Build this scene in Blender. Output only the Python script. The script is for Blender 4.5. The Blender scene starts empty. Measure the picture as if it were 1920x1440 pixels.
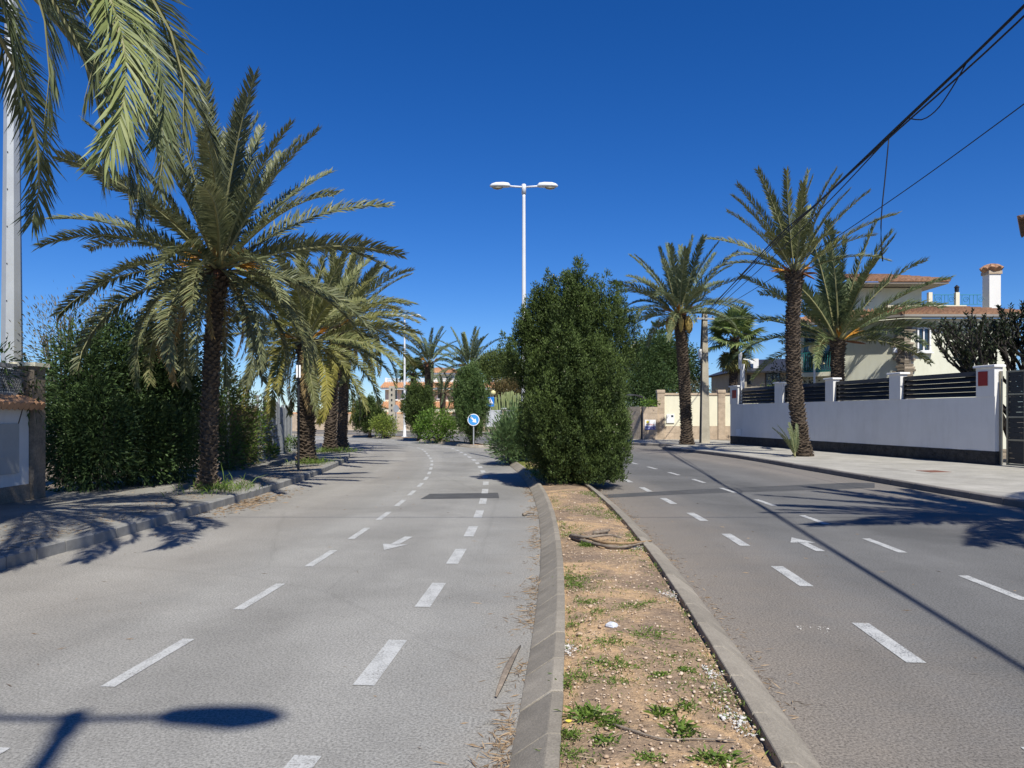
import bpy, math, random
import numpy as np
from mathutils import Vector, Matrix

R = math.radians
sc = bpy.context.scene
COL = sc.collection
random.seed(7)
rng = np.random.default_rng(7)

# ------------------------------------------------------------------ camera, sky, sun, exposure
F, HOR, H = 1400.0, 778.0, 1.65           # focal length in photo pixels, horizon row, eye height
cam = bpy.data.cameras.new('camera')
cam.sensor_width = 36.0
cam.lens = 36.0 * F / 1920.0
cam.shift_y = (HOR - 720.0) / 1920.0
cam.clip_start = 0.05
cam.clip_end = 4000.0
cam_o = bpy.data.objects.new('camera', cam)
cam_o.location = (0, 0, H)
cam_o.rotation_euler = (R(90), 0, 0)
COL.objects.link(cam_o)
sc.camera = cam_o

SUN_EL = R(51.0)
SUN_AZ = Vector((0.30, -0.954, 0)).normalized()      # horizontal direction towards the sun
world = bpy.data.worlds.new('World')
sc.world = world
world.use_nodes = True
wn, wl = world.node_tree.nodes, world.node_tree.links
bg = wn['Background']
sky = wn.new('ShaderNodeTexSky')
sky.sky_type = 'NISHITA'
sky.sun_disc = False
sky.sun_elevation = SUN_EL
sky.sun_rotation = math.atan2(SUN_AZ.x, SUN_AZ.y)
sky.altitude = 0
sky.air_density = 0.9
sky.dust_density = 0.0
sky.ozone_density = 10.0
hs = wn.new('ShaderNodeHueSaturation')
hs.inputs['Hue'].default_value = 0.511
hs.inputs['Saturation'].default_value = 1.20
hs.inputs['Value'].default_value = 1.23
wl.new(sky.outputs[0], hs.inputs['Color'])
wl.new(hs.outputs[0], bg.inputs['Color'])
bg.inputs['Strength'].default_value = 0.075

sun = bpy.data.lights.new('sun', 'SUN')
sun.energy = 4.9
sun.angle = R(0.53)
sun.color = (1.0, 0.965, 0.88)
sun_o = bpy.data.objects.new('sun', sun)
to_sun = Vector((SUN_AZ.x * math.cos(SUN_EL), SUN_AZ.y * math.cos(SUN_EL), math.sin(SUN_EL)))
sun_o.rotation_euler = to_sun.to_track_quat('Z', 'Y').to_euler()
sun_o.location = to_sun * 60
COL.objects.link(sun_o)

sc.view_settings.view_transform = 'Standard'
sc.view_settings.look = 'None'
sc.view_settings.gamma = 1.0
sc.view_settings.exposure = 0.35
sc.view_settings.use_curve_mapping = False
sc.cycles.max_bounces = 6
sc.cycles.transparent_max_bounces = 6


# ------------------------------------------------------------------ helpers
def gnd(px, py, z=0.0):
    Y = F * (H - z) / (py - HOR)
    return ((px - 960) * Y / F, Y)


def at(px, py, Y):
    return Vector(((px - 960) * Y / F, Y, H - (py - HOR) * Y / F))


def tag(o, label=None, cat=None, group=None, kind=None):
    if label: o['label'] = label
    if cat: o['category'] = cat
    if group: o['group'] = group
    if kind: o['kind'] = kind
    return o


def empty(name, loc=(0, 0, 0), rz=0.0, label=None, cat=None, group=None):
    o = bpy.data.objects.new(name, None)
    o.location = loc
    o.rotation_euler = (0, 0, rz)
    o.empty_display_size = 0.2
    COL.objects.link(o)
    return tag(o, label, cat, group)


def link(name, me, parent=None, mat=None, loc=None, rot=None, scale=None):
    o = bpy.data.objects.new(name, me)
    COL.objects.link(o)
    if mat is not None and len(me.materials) == 0:
        me.materials.append(mat)
    if parent is not None: o.parent = parent
    if loc is not None: o.location = loc
    if rot is not None: o.rotation_euler = rot
    if scale is not None: o.scale = scale
    return o


class MB:
    """collects simple shapes into one mesh"""
    def __init__(s):
        s.v, s.f = [], []

    def add(s, vs, fs):
        n = len(s.v)
        s.v += [tuple(v) for v in vs]
        s.f += [tuple(i + n for i in f) for f in fs]
        return s

    def box(s, x0, x1, y0, y1, z0, z1, bev=0.0):
        if bev <= 0:
            return s.add([(x0, y0, z0), (x1, y0, z0), (x1, y1, z0), (x0, y1, z0), (x0, y0, z1), (x1, y0, z1), (x1, y1, z1), (x0, y1, z1)],
                         [(0, 3, 2, 1), (4, 5, 6, 7), (0, 1, 5, 4), (1, 2, 6, 5), (2, 3, 7, 6), (3, 0, 4, 7)])
        b = bev
        r0 = [(x0, y0, z0), (x1, y0, z0), (x1, y1, z0), (x0, y1, z0)]
        r1 = [(x0, y0, z1 - b), (x1, y0, z1 - b), (x1, y1, z1 - b), (x0, y1, z1 - b)]
        r2 = [(x0 + b, y0 + b, z1), (x1 - b, y0 + b, z1), (x1 - b, y1 - b, z1), (x0 + b, y1 - b, z1)]
        fs = [(3, 2, 1, 0), (8, 9, 10, 11)]
        for a in (0, 4):
            for i in range(4):
                j = (i + 1) % 4
                fs.append((a + i, a + j, a + 4 + j, a + 4 + i))
        return s.add(r0 + r1 + r2, fs)

    def loft(s, rings, cap=True):
        n = len(rings[0])
        vs = [p for r in rings for p in r]
        fs = []
        for k in range(len(rings) - 1):
            for i in range(n):
                j = (i + 1) % n
                fs.append((k * n + i, k * n + j, (k + 1) * n + j, (k + 1) * n + i))
        if cap:
            fs.append(tuple(range(n - 1, -1, -1)))
            m = (len(rings) - 1) * n
            fs.append(tuple(range(m, m + n)))
        return s.add(vs, fs)

    def tube(s, pts, r, n=6, cap=True):
        pts = [Vector(p) for p in pts]
        rings = []
        for i, p in enumerate(pts):
            d = (pts[min(i + 1, len(pts) - 1)] - pts[max(i - 1, 0)]).normalized()
            u = d.cross(Vector((0, 0, 1)))
            if u.length < 1e-3: u = Vector((1, 0, 0))
            u.normalize()
            w = u.cross(d).normalized()
            rr = r[i] if isinstance(r, (list, tuple)) else r
            rings.append([p + (u * math.cos(a) + w * math.sin(a)) * rr for a in [2 * math.pi * k / n for k in range(n)]])
        return s.loft(rings, cap)

    def lathe(s, prof, n=16, c=(0, 0, 0)):
        rings = [[(c[0] + r * math.cos(2 * math.pi * k / n), c[1] + r * math.sin(2 * math.pi * k / n), c[2] + z) for k in range(n)] for r, z in prof]
        return s.loft(rings)

    def poly(s, pts, y0, y1):
        """closed outline in x,z extruded from y0 to y1 (y1 is the back)"""
        n = len(pts)
        vs = [(x, y0, z) for x, z in pts] + [(x, y1, z) for x, z in pts]
        fs = [tuple(range(n)), tuple(range(2 * n - 1, n - 1, -1))]
        for i in range(n):
            j = (i + 1) % n
            fs.append((i, i + n, j + n, j))
        return s.add(vs, fs)

    def mesh(s, name, mat=None, smooth=False):
        me = bpy.data.meshes.new(name)
        me.from_pydata(s.v, [], s.f)
        if mat: me.materials.append(mat)
        if smooth: me.polygons.foreach_set('use_smooth', [True] * len(me.polygons))
        me.update()
        return me

    def build(s, name, mat, parent=None, smooth=False, **k):
        return link(name, s.mesh(name, mat, smooth), parent, **k)


def catmull(P, step):
    P = [np.array(p, float) for p in P]
    Q = [2 * P[0] - P[1]] + P + [2 * P[-1] - P[-2]]
    out = []
    for i in range(1, len(Q) - 2):
        a, b, c, d = Q[i - 1:i + 3]
        for t in np.linspace(0, 1, 24, endpoint=False):
            out.append(0.5 * (2 * b + (c - a) * t + (2 * a - 5 * b + 4 * c - d) * t * t + (3 * b - a - 3 * c + d) * t ** 3))
    out.append(P[-1])
    out = np.array(out)
    seg = np.r_[0, np.cumsum(np.linalg.norm(np.diff(out, axis=0), axis=1))]
    n = max(2, int(round(seg[-1] / step)) + 1)
    s = np.linspace(0, seg[-1], n)
    return np.stack([np.interp(s, seg, out[:, k]) for k in range(out.shape[1])], 1)


def offset(path, d):
    """moves a 2d path to its left by d"""
    t = np.gradient(path, axis=0)
    t /= np.linalg.norm(t, axis=1)[:, None]
    return path + np.stack([-t[:, 1], t[:, 0]], 1) * d


def np_mesh(name, V, Q, mat=None, rnd=None, smooth=False):
    """V (n,3), Q (m,k) polygons of one size"""
    me = bpy.data.meshes.new(name)
    k = Q.shape[1]
    me.vertices.add(len(V)); me.vertices.foreach_set('co', np.ascontiguousarray(V, np.float32).ravel())
    me.loops.add(Q.size); me.loops.foreach_set('vertex_index', np.ascontiguousarray(Q, np.int32).ravel())
    me.polygons.add(len(Q)); me.polygons.foreach_set('loop_start', np.arange(0, Q.size, k, dtype=np.int32))
    if rnd is not None:
        at_ = me.attributes.new('rnd', 'FLOAT', 'POINT')
        at_.data.foreach_set('value', np.ascontiguousarray(rnd, np.float32))
    if mat: me.materials.append(mat)
    me.update(calc_edges=True)
    if smooth: me.polygons.foreach_set('use_smooth', np.ones(len(Q), bool))
    return me


def unit(a):
    return a / np.maximum(np.linalg.norm(a, axis=1), 1e-9)[:, None]


def leaf_mesh(name, P, D, L, W, mat, droop=0.0, rnd=None, wide=0.45):
    n = len(P)
    D = unit(D)
    S = unit(np.cross(D, rng.normal(size=(n, 3))))
    L = np.broadcast_to(np.asarray(L, float), (n,))[:, None]
    W = np.broadcast_to(np.asarray(W, float), (n,))[:, None]
    tip = P + D * L
    tip[:, 2] -= droop * L[:, 0]
    mid = P + D * L * wide
    V = np.stack([P, mid + S * W / 2, tip, mid - S * W / 2], 1).reshape(-1, 3)
    Q = np.arange(4 * n).reshape(-1, 4)
    if rnd is None: rnd = rng.random(n)
    return np_mesh(name, V, Q, mat, np.repeat(rnd, 4))


def ell(n, c, r, lo=0.8, hi=1.0):
    d = unit(rng.normal(size=(n, 3)))
    rad = (lo ** 3 + (hi ** 3 - lo ** 3) * rng.random(n)) ** (1 / 3)
    P = np.array(c) + d * np.array(r) * rad[:, None]
    N = unit(d / np.array(r))
    return P, N


def clumps(n, per, c, r, cr, lo=0.7, hi=1.0):
    """leaf positions gathered in clumps spread through an ellipsoid's outer part"""
    C, N = ell(n, c, r, lo, hi)
    s = rng.normal(size=(n * per, 3)) * cr
    P = np.repeat(C, per, 0) + s
    D = unit(np.repeat(N, per, 0) * 0.6 + unit(s) * 0.8)
    rn = np.clip(np.repeat(rng.random(n), per) * 0.6 + rng.random(n * per) * 0.4, 0, 1)
    return P, D, rn


# ------------------------------------------------------------------ materials
def nodes(name):
    m = bpy.data.materials.new(name)
    m.use_nodes = True
    nt = m.node_tree
    return m, nt.nodes, nt.links, nt.nodes['Principled BSDF']


def ramp(n, stops):
    r = n.new('ShaderNodeValToRGB')
    e = r.color_ramp.elements
    while len(e) < len(stops): e.new(0.5)
    for k, (p, c) in zip(e, stops):
        k.position = p
        k.color = (*c, 1) if len(c) == 3 else c
    return r


def noise(n, l, scale, detail=4, rough=0.6, coord=None, dist=0.0):
    t = n.new('ShaderNodeTexNoise')
    t.inputs['Scale'].default_value = scale
    t.inputs['Detail'].default_value = detail
    t.inputs['Roughness'].default_value = rough
    t.inputs['Distortion'].default_value = dist
    if coord is not None: l.new(coord, t.inputs['Vector'])
    return t


def mixc(n, l, fac, a, b, mode='MIX'):
    m = n.new('ShaderNodeMix')
    m.data_type = 'RGBA'
    m.blend_type = mode
    for sock, val in ((m.inputs[0], fac), (m.inputs[6], a), (m.inputs[7], b)):
        if hasattr(val, 'is_output'): l.new(val, sock)
        elif isinstance(val, (int, float)): sock.default_value = val
        else: sock.default_value = (*val, 1)
    return m.outputs[2]


def bump(n, l, b, h, strength=0.3, dist=0.01):
    bm = n.new('ShaderNodeBump')
    bm.inputs['Strength'].default_value = strength
    bm.inputs['Distance'].default_value = dist
    l.new(h, bm.inputs['Height'])
    l.new(bm.outputs[0], b.inputs['Normal'])
    return bm


def sc3(c, k):
    return tuple(min(1, x * k) for x in c)


def M(name, col, rough=0.8, var=0.18, scale=3.0, bs=0.2, bscale=60.0, metal=0.0, fine=None, objvar=0.0, spec=0.3):
    """weathered plain material: two octaves of colour drift and a fine relief"""
    m, n, l, b = nodes(name)
    tc = n.new('ShaderNodeTexCoord')
    co = tc.outputs['Object']
    a = noise(n, l, scale, 5, 0.65, co)
    rp = ramp(n, [(0.3, sc3(col, 1 - var)), (0.7, sc3(col, 1 + var * 0.6))])
    l.new(a.outputs['Fac'], rp.inputs[0])
    c = rp.outputs[0]
    f = noise(n, l, bscale, 3, 0.6, co)
    if fine:
        rf = ramp(n, [(0.35, (1 - fine,) * 3), (0.65, (1.0, 1.0, 1.0))])
        l.new(f.outputs['Fac'], rf.inputs[0])
        c = mixc(n, l, 1.0, c, rf.outputs[0], 'MULTIPLY')
    if objvar:
        oi = n.new('ShaderNodeObjectInfo')
        ro = ramp(n, [(0, (1 - objvar,) * 3), (1, (1.0, 1.0, 1.0))])
        l.new(oi.outputs['Random'], ro.inputs[0])
        c = mixc(n, l, 1.0, c, ro.outputs[0], 'MULTIPLY')
    l.new(c, b.inputs['Base Color'])
    b.inputs['Roughness'].default_value = rough
    b.inputs['Metallic'].default_value = metal
    b.inputs['Specular IOR Level'].default_value = spec
    if bs: bump(n, l, b, f.outputs['Fac'], bs, 0.01)
    return m


def leafmat(name, c0, c1, trans=0.25, rough=0.55, tint=False, spec=0.25):
    m, n, l, b = nodes(name)
    a = n.new('ShaderNodeAttribute')
    a.attribute_name = 'rnd'
    rp = ramp(n, [(0.0, c0), (1.0, c1)])
    l.new(a.outputs['Fac'], rp.inputs[0])
    c = rp.outputs[0]
    if tint:
        oi = n.new('ShaderNodeObjectInfo')
        c = mixc(n, l, 1.0, c, oi.outputs['Color'], 'MULTIPLY')
    l.new(c, b.inputs['Base Color'])
    b.inputs['Roughness'].default_value = rough
    b.inputs['Specular IOR Level'].default_value = spec
    tr = n.new('ShaderNodeBsdfTranslucent')
    l.new(c, tr.inputs['Color'])
    mx = n.new('ShaderNodeMixShader')
    mx.inputs[0].default_value = trans
    l.new(b.outputs[0], mx.inputs[1]); l.new(tr.outputs[0], mx.inputs[2])
    l.new(mx.outputs[0], n['Material Output'].inputs['Surface'])
    return m


def asphalt(name, col, dust, edge_stops, dark=0.55):
    """u of the UV map is the distance in metres from the median side; edge_stops says how dusty it is there"""
    m, n, l, b = nodes(name)
    tc = n.new('ShaderNodeTexCoord')
    co = tc.outputs['Object']
    big = noise(n, l, 0.35, 5, 0.6, co, 0.6)
    mid = noise(n, l, 2.3, 5, 0.7, co)
    fine = noise(n, l, 64, 3, 0.75, co)
    vor = n.new('ShaderNodeTexVoronoi')
    vor.inputs['Scale'].default_value = 75
    l.new(co, vor.inputs['Vector'])
    r1 = ramp(n, [(0.32, sc3(col, 0.80)), (0.5, sc3(col, 1.0)), (0.68, sc3(col, 1.16))]); l.new(big.outputs['Fac'], r1.inputs[0])
    r2 = ramp(n, [(0.3, (0.88,) * 3), (0.7, (1.0,) * 3)]); l.new(mid.outputs['Fac'], r2.inputs[0])
    c = mixc(n, l, 1.0, r1.outputs[0], r2.outputs[0], 'MULTIPLY')
    uv = n.new('ShaderNodeSeparateXYZ'); l.new(tc.outputs['UV'], uv.inputs[0])
    add = n.new('ShaderNodeMath'); add.operation = 'MULTIPLY_ADD'
    l.new(mid.outputs['Fac'], add.inputs[0]); add.inputs[1].default_value = 1.6
    l.new(uv.outputs[0], add.inputs[2])
    dv = n.new('ShaderNodeMath'); dv.operation = 'DIVIDE'; l.new(add.outputs[0], dv.inputs[0]); dv.inputs[1].default_value = 10
    re = ramp(n, [(p, (v,) * 3) for p, v in edge_stops]); l.new(dv.outputs[0], re.inputs[0])
    c = mixc(n, l, re.outputs[0], c, dust)
    r3 = ramp(n, [(0.36, (dark,) * 3), (0.58, (1.15,) * 3)]); l.new(fine.outputs['Fac'], r3.inputs[0])
    c = mixc(n, l, 1.0, c, r3.outputs[0], 'MULTIPLY')
    r4 = ramp(n, [(0.0, (1.25,) * 3), (0.25, (1.0,) * 3), (0.8, (0.82,) * 3)]); l.new(vor.outputs['Distance'], r4.inputs[0])
    c = mixc(n, l, 0.7, c, r4.outputs[0], 'MULTIPLY')
    wv = n.new('ShaderNodeMath'); wv.operation = 'SINE'
    sc_ = n.new('ShaderNodeMath'); sc_.operation = 'MULTIPLY_ADD'; l.new(uv.outputs[0], sc_.inputs[0]); sc_.inputs[1].default_value = 3.4
    l.new(big.outputs['Fac'], sc_.inputs[2]); l.new(sc_.outputs[0], wv.inputs[0])
    rt_ = ramp(n, [(0.0, (0.90,) * 3), (0.7, (1.0,) * 3)]); l.new(wv.outputs[0], rt_.inputs[0])
    c = mixc(n, l, 0.8, c, rt_.outputs[0], 'MULTIPLY')
    # hairline cracks
    vc = n.new('ShaderNodeTexVoronoi'); vc.feature = 'DISTANCE_TO_EDGE'; vc.inputs['Scale'].default_value = 0.22
    wob = mixc(n, l, 0.12, co, mid.outputs['Color'])
    l.new(wob, vc.inputs['Vector'])
    rc = ramp(n, [(0.0, (0.72,) * 3), (0.006, (1.0,) * 3)]); l.new(vc.outputs['Distance'], rc.inputs[0])
    c = mixc(n, l, 0.3, c, rc.outputs[0], 'MULTIPLY')
    l.new(c, b.inputs['Base Color'])
    b.inputs['Roughness'].default_value = 0.88
    b.inputs['Specular IOR Level'].default_value = 0.25
    bump(n, l, b, fine.outputs['Fac'], 0.5, 0.008)
    return m


def paving(name, col, size, joint=0.75, bs=0.4):
    m, n, l, b = nodes(name)
    tc = n.new('ShaderNodeTexCoord'); co = tc.outputs['Object']
    br = n.new('ShaderNodeTexBrick')
    br.offset = 0.0
    br.inputs['Scale'].default_value = 1.0
    br.inputs['Brick Width'].default_value = size
    br.inputs['Row Height'].default_value = size
    br.inputs['Mortar Size'].default_value = 0.006
    br.inputs['Color1'].default_value = (1, 1, 1, 1); br.inputs['Color2'].default_value = (0.88, 0.88, 0.86, 1)
    br.inputs['Mortar'].default_value = (joint, joint, joint, 1)
    l.new(co, br.inputs['Vector'])
    big = noise(n, l, 0.8, 6, 0.65, co, 0.4)
    r1 = ramp(n, [(0.3, sc3(col, 0.75)), (0.68, sc3(col, 1.12))]); l.new(big.outputs['Fac'], r1.inputs[0])
    c = mixc(n, l, 1.0, r1.outputs[0], br.outputs['Color'], 'MULTIPLY')
    chk = n.new('ShaderNodeTexVoronoi'); chk.inputs['Scale'].default_value = 14; chk.inputs['Randomness'].default_value = 0.0
    l.new(co, chk.inputs['Vector'])
    r2 = ramp(n, [(0.0, (1.06,) * 3), (0.5, (0.86,) * 3)]); l.new(chk.outputs['Distance'], r2.inputs[0])
    c = mixc(n, l, 0.8, c, r2.outputs[0], 'MULTIPLY')
    f = noise(n, l, 60, 3, 0.6, co)
    r3 = ramp(n, [(0.3, (0.82,) * 3), (0.6, (1.05,) * 3)]); l.new(f.outputs['Fac'], r3.inputs[0])
    c = mixc(n, l, 1.0, c, r3.outputs[0], 'MULTIPLY')
    l.new(c, b.inputs['Base Color'])
    b.inputs['Roughness'].default_value = 0.85
    bump(n, l, b, r2.outputs[0], bs, 0.006)
    return m


def soilmat(name):
    m, n, l, b = nodes(name)
    tc = n.new('ShaderNodeTexCoord'); co = tc.outputs['Object']
    a = noise(n, l, 1.1, 6, 0.7, co, 0.8)
    f = noise(n, l, 22, 5, 0.75, co)
    g = noise(n, l, 110, 3, 0.7, co)
    r1 = ramp(n, [(0.38, (0.26, 0.185, 0.125)), (0.50, (0.39, 0.27, 0.165)), (0.58, (0.57, 0.375, 0.20)), (0.74, (0.60, 0.44, 0.27))])
    l.new(a.outputs['Fac'], r1.inputs[0])
    r2 = ramp(n, [(0.3, (0.55,) * 3), (0.62, (1.12,) * 3)]); l.new(f.outputs['Fac'], r2.inputs[0])
    c = mixc(n, l, 0.8, r1.outputs[0], r2.outputs[0], 'MULTIPLY')
    r3 = ramp(n, [(0.35, (0.6,) * 3), (0.6, (1.1,) * 3)]); l.new(g.outputs['Fac'], r3.inputs[0])
    c = mixc(n, l, 0.8, c, r3.outputs[0], 'MULTIPLY')
    l.new(c, b.inputs['Base Color'])
    b.inputs['Roughness'].default_value = 0.95
    bump(n, l, b, f.outputs['Fac'], 0.8, 0.03)
    return m


def paintmat(name, under):
    m, n, l, b = nodes(name)
    tc = n.new('ShaderNodeTexCoord'); co = tc.outputs['Object']
    oi = n.new('ShaderNodeObjectInfo')
    f = noise(n, l, 60, 4, 0.75, co)
    g = noise(n, l, 6, 4, 0.6, co)
    ad = n.new('ShaderNodeMath'); ad.operation = 'MULTIPLY_ADD'
    l.new(g.outputs['Fac'], ad.inputs[0]); ad.inputs[1].default_value = 0.45; l.new(f.outputs['Fac'], ad.inputs[2])
    r = ramp(n, [(0.62, under), (0.70, (0.41, 0.41, 0.395)), (0.95, (0.53, 0.53, 0.51))])
    l.new(ad.outputs[0], r.inputs[0])
    l.new(r.outputs[0], b.inputs['Base Color'])
    b.inputs['Roughness'].default_value = 0.75
    bump(n, l, b, f.outputs['Fac'], 0.4, 0.006)
    return m


def glassmat(name, col=(0.02, 0.03, 0.04)):
    m, n, l, b = nodes(name)
    tc = n.new('ShaderNodeTexCoord')
    a = noise(n, l, 1.5, 3, 0.5, tc.outputs['Object'])
    rp = ramp(n, [(0.3, sc3(col, 0.8)), (0.7, sc3(col, 1.3))]); l.new(a.outputs['Fac'], rp.inputs[0])
    l.new(rp.outputs[0], b.inputs['Base Color'])
    b.inputs['Roughness'].default_value = 0.04
    b.inputs['Specular IOR Level'].default_value = 0.9
    return m


ASPH_L = asphalt('asphalt_light', (0.312, 0.305, 0.282), (0.37, 0.32, 0.26), [(0.0, 0.6), (0.12, 0.35), (0.22, 0.05), (0.5, 0.1), (0.62, 0.3)], 0.58)
ASPH_R = asphalt('asphalt_grey', (0.168, 0.166, 0.160), (0.29, 0.25, 0.205), [(0.0, 0.9), (0.16, 0.8), (0.36, 0.05), (0.6, 0.0), (0.76, 0.2), (0.86, 0.55)], 0.5)
PATCH = M('asphalt_patch', (0.10, 0.10, 0.10), 0.9, 0.25, 3, 0.5, 90, fine=0.4)
PAINT_L = paintmat('road_paint', (0.24, 0.235, 0.22))
PAINT_R = paintmat('road_paint_grey', (0.15, 0.15, 0.15))
KERB = M('kerb_concrete', (0.345, 0.305, 0.245), 0.85, 0.28, 5, 0.4, 90, fine=0.28, objvar=0.26)
KERB_L = M('kerb_pale', (0.31, 0.30, 0.275), 0.85, 0.25, 4, 0.3, 130, fine=0.25, objvar=0.2)
KERB_R = M('kerb_brown', (0.22, 0.20, 0.18), 0.85, 0.25, 4, 0.3, 130, fine=0.25, objvar=0.15)
MORTAR = M('mortar', (0.42, 0.39, 0.33), 0.9, 0.2, 8, 0.4, 90)
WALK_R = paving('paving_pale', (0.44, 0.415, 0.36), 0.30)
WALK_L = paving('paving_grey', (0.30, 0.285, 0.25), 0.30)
SOIL = soilmat('sandy_soil')
EARTH = M('earth', (0.26, 0.21, 0.15), 0.95, 0.3, 0.6, 0.4, 12, fine=0.3)
FROND = leafmat('palm_leaf', (0.080, 0.110, 0.062), (0.198, 0.212, 0.112), 0.22, 0.48, tint=True, spec=0.28)
FAN = leafmat('fan_palm_leaf', (0.10, 0.16, 0.05), (0.21, 0.24, 0.09), 0.25, 0.4, tint=True, spec=0.4)
RACHIS = M('palm_stalk', (0.26, 0.25, 0.12), 0.6, 0.2, 6, 0.1, 30)
BARK = M('palm_bark', (0.115, 0.085, 0.06), 0.95, 0.45, 9, 0.5, 60, fine=0.45)
BOOT = M('palm_boot', (0.17, 0.13, 0.095), 0.95, 0.5, 14, 0.5, 60, fine=0.5)
ORANGE = M('palm_flower', (0.50, 0.24, 0.04), 0.7, 0.3, 10, 0.3, 60)
SPATHE = M('palm_sheath', (0.20, 0.088, 0.042), 0.7, 0.3, 6, 0.3, 40)
DATE = M('palm_date_bunch', (0.56, 0.40, 0.12), 0.75, 0.25, 12, 0.6, 50, fine=0.4)
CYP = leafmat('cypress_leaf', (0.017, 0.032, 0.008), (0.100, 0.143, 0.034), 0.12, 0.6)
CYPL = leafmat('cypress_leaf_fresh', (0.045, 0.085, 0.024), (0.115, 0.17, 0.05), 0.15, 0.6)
OLEA = leafmat('oleander_leaf', (0.065, 0.12, 0.045), (0.15, 0.22, 0.085), 0.18, 0.4, spec=0.4)
BUSH = leafmat('bush_leaf', (0.06, 0.13, 0.02), (0.17, 0.26, 0.04), 0.25, 0.45)
YELL = leafmat('yellow_bush_leaf', (0.12, 0.18, 0.03), (0.26, 0.30, 0.06), 0.25, 0.5)
SHRUB = leafmat('shaded_shrub_leaf', (0.022, 0.045, 0.016), (0.095, 0.15, 0.048), 0.22, 0.5, spec=0.25)  # leaf colour darkened to stand for the shade of the palms
SHRUBY = leafmat('dry_shrub_leaf', (0.10, 0.11, 0.05), (0.22, 0.18, 0.10), 0.2, 0.6)
HEDGE = leafmat('hedge_leaf', (0.06, 0.10, 0.03), (0.16, 0.17, 0.06), 0.2, 0.55)
PINE = leafmat('pine_needle', (0.06, 0.095, 0.025), (0.14, 0.17, 0.05), 0.12, 0.6)
PINEB = leafmat('pine_needle_brown', (0.11, 0.10, 0.04), (0.19, 0.14, 0.06), 0.12, 0.6)
TREE = leafmat('tree_leaf', (0.045, 0.085, 0.030), (0.11, 0.16, 0.055), 0.2, 0.5)
DARKT = leafmat('dark_tree_leaf', (0.018, 0.028, 0.014), (0.05, 0.065, 0.028), 0.1, 0.4, spec=0.4)
WEED = leafmat('weed_leaf', (0.07, 0.13, 0.02), (0.19, 0.27, 0.05), 0.3, 0.5)
CACT = leafmat('cactus_stem', (0.16, 0.20, 0.08), (0.30, 0.33, 0.15), 0.0, 0.6)
WOOD = M('branch_bark', (0.11, 0.09, 0.07), 0.9, 0.3, 8, 0.4, 50)
GREYWOOD = M('dead_wood', (0.27, 0.22, 0.17), 0.9, 0.35, 12, 0.4, 60, fine=0.3)
DRY = M('dry_leaf', (0.33, 0.22, 0.12), 0.9, 0.35, 20, 0.3, 60)
LAMPW = M('lamp_paint', (0.66, 0.67, 0.68), 0.45, 0.06, 2, 0.05, 40)
GALV = M('galvanised_steel', (0.42, 0.44, 0.45), 0.5, 0.1, 2, 0.1, 40, metal=0.35)
LENS = M('lamp_lens', (0.30, 0.27, 0.20), 0.35, 0.2, 8, 0.1, 30)
DARKM = M('dark_metal', (0.02, 0.021, 0.024), 0.45, 0.2, 3, 0.05, 40, metal=0.2, spec=0.5)
STEEL = M('brushed_steel', (0.34, 0.30, 0.22), 0.4, 0.15, 3, 0.1, 60, metal=0.6)
WHITE = M('white_render', (0.70, 0.685, 0.655), 0.85, 0.05, 1.2, 0.15, 120)
def streaky(m):
    n, l = m.node_tree.nodes, m.node_tree.links
    b = n['Principled BSDF']
    src = b.inputs['Base Color'].links[0].from_socket
    tc = n.new('ShaderNodeTexCoord')
    mp = n.new('ShaderNodeMapping'); mp.inputs['Scale'].default_value = (1.6, 1.6, 0.25)
    l.new(tc.outputs['Object'], mp.inputs['Vector'])
    t = noise(n, l, 1.6, 5, 0.7, mp.outputs[0])
    r = ramp(n, [(0.34, (0.80, 0.78, 0.74)), (0.52, (1.0, 1.0, 1.0))]); l.new(t.outputs['Fac'], r.inputs[0])
    l.new(mixc(n, l, 0.28, src, r.outputs[0], 'MULTIPLY'), b.inputs['Base Color'])


streaky(WHITE)
CAPW = M('white_cap', (0.76, 0.75, 0.73), 0.7, 0.05, 2, 0.1, 60)
SLATE = M('slate_stone', (0.060, 0.058, 0.056), 0.8, 0.5, 5, 0.4, 40, fine=0.35)
REDP = M('red_plate', (0.30, 0.025, 0.02), 0.5, 0.15, 12, 0.1, 40)
CREAM = M('cream_render', (0.72, 0.68, 0.52), 0.88, 0.06, 1.0, 0.15, 90)
CREAMG = M('pale_green_cream_render', (0.66, 0.655, 0.53), 0.88, 0.06, 1.0, 0.15, 90)
streaky(CREAM); streaky(CREAMG)
TRAV = M('travertine', (0.52, 0.41, 0.30), 0.75, 0.22, 3, 0.25, 30, fine=0.15, objvar=0.18)
RUST = M('rustic_stone', (0.46, 0.38, 0.29), 0.9, 0.3, 6, 0.5, 30, fine=0.3, objvar=0.55)
TERRA = M('terracotta', (0.40, 0.225, 0.135), 0.85, 0.45, 5, 0.3, 40, fine=0.25)
TERRAF = M('terracotta_bright', (0.52, 0.29, 0.16), 0.85, 0.2, 3, 0.3, 40)
DARKTILE = M('weathered_tile', (0.15, 0.09, 0.06), 0.85, 0.35, 5, 0.3, 40, fine=0.25)
SLROOF = M('slate_roof', (0.030, 0.032, 0.040), 0.55, 0.2, 3, 0.2, 40)
BEIGE = M('beige_stone_wall', (0.33, 0.29, 0.22), 0.9, 0.15, 2, 0.3, 30)
GLASS = glassmat('window_glass')
GLASSB = glassmat('window_glass_blue', (0.08, 0.12, 0.14))
WFRAME = M('white_frame', (0.75, 0.75, 0.74), 0.6, 0.05, 2, 0.05, 40)
TEAL = M('teal_iron', (0.02, 0.20, 0.19), 0.5, 0.15, 3, 0.1, 40)
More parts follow.
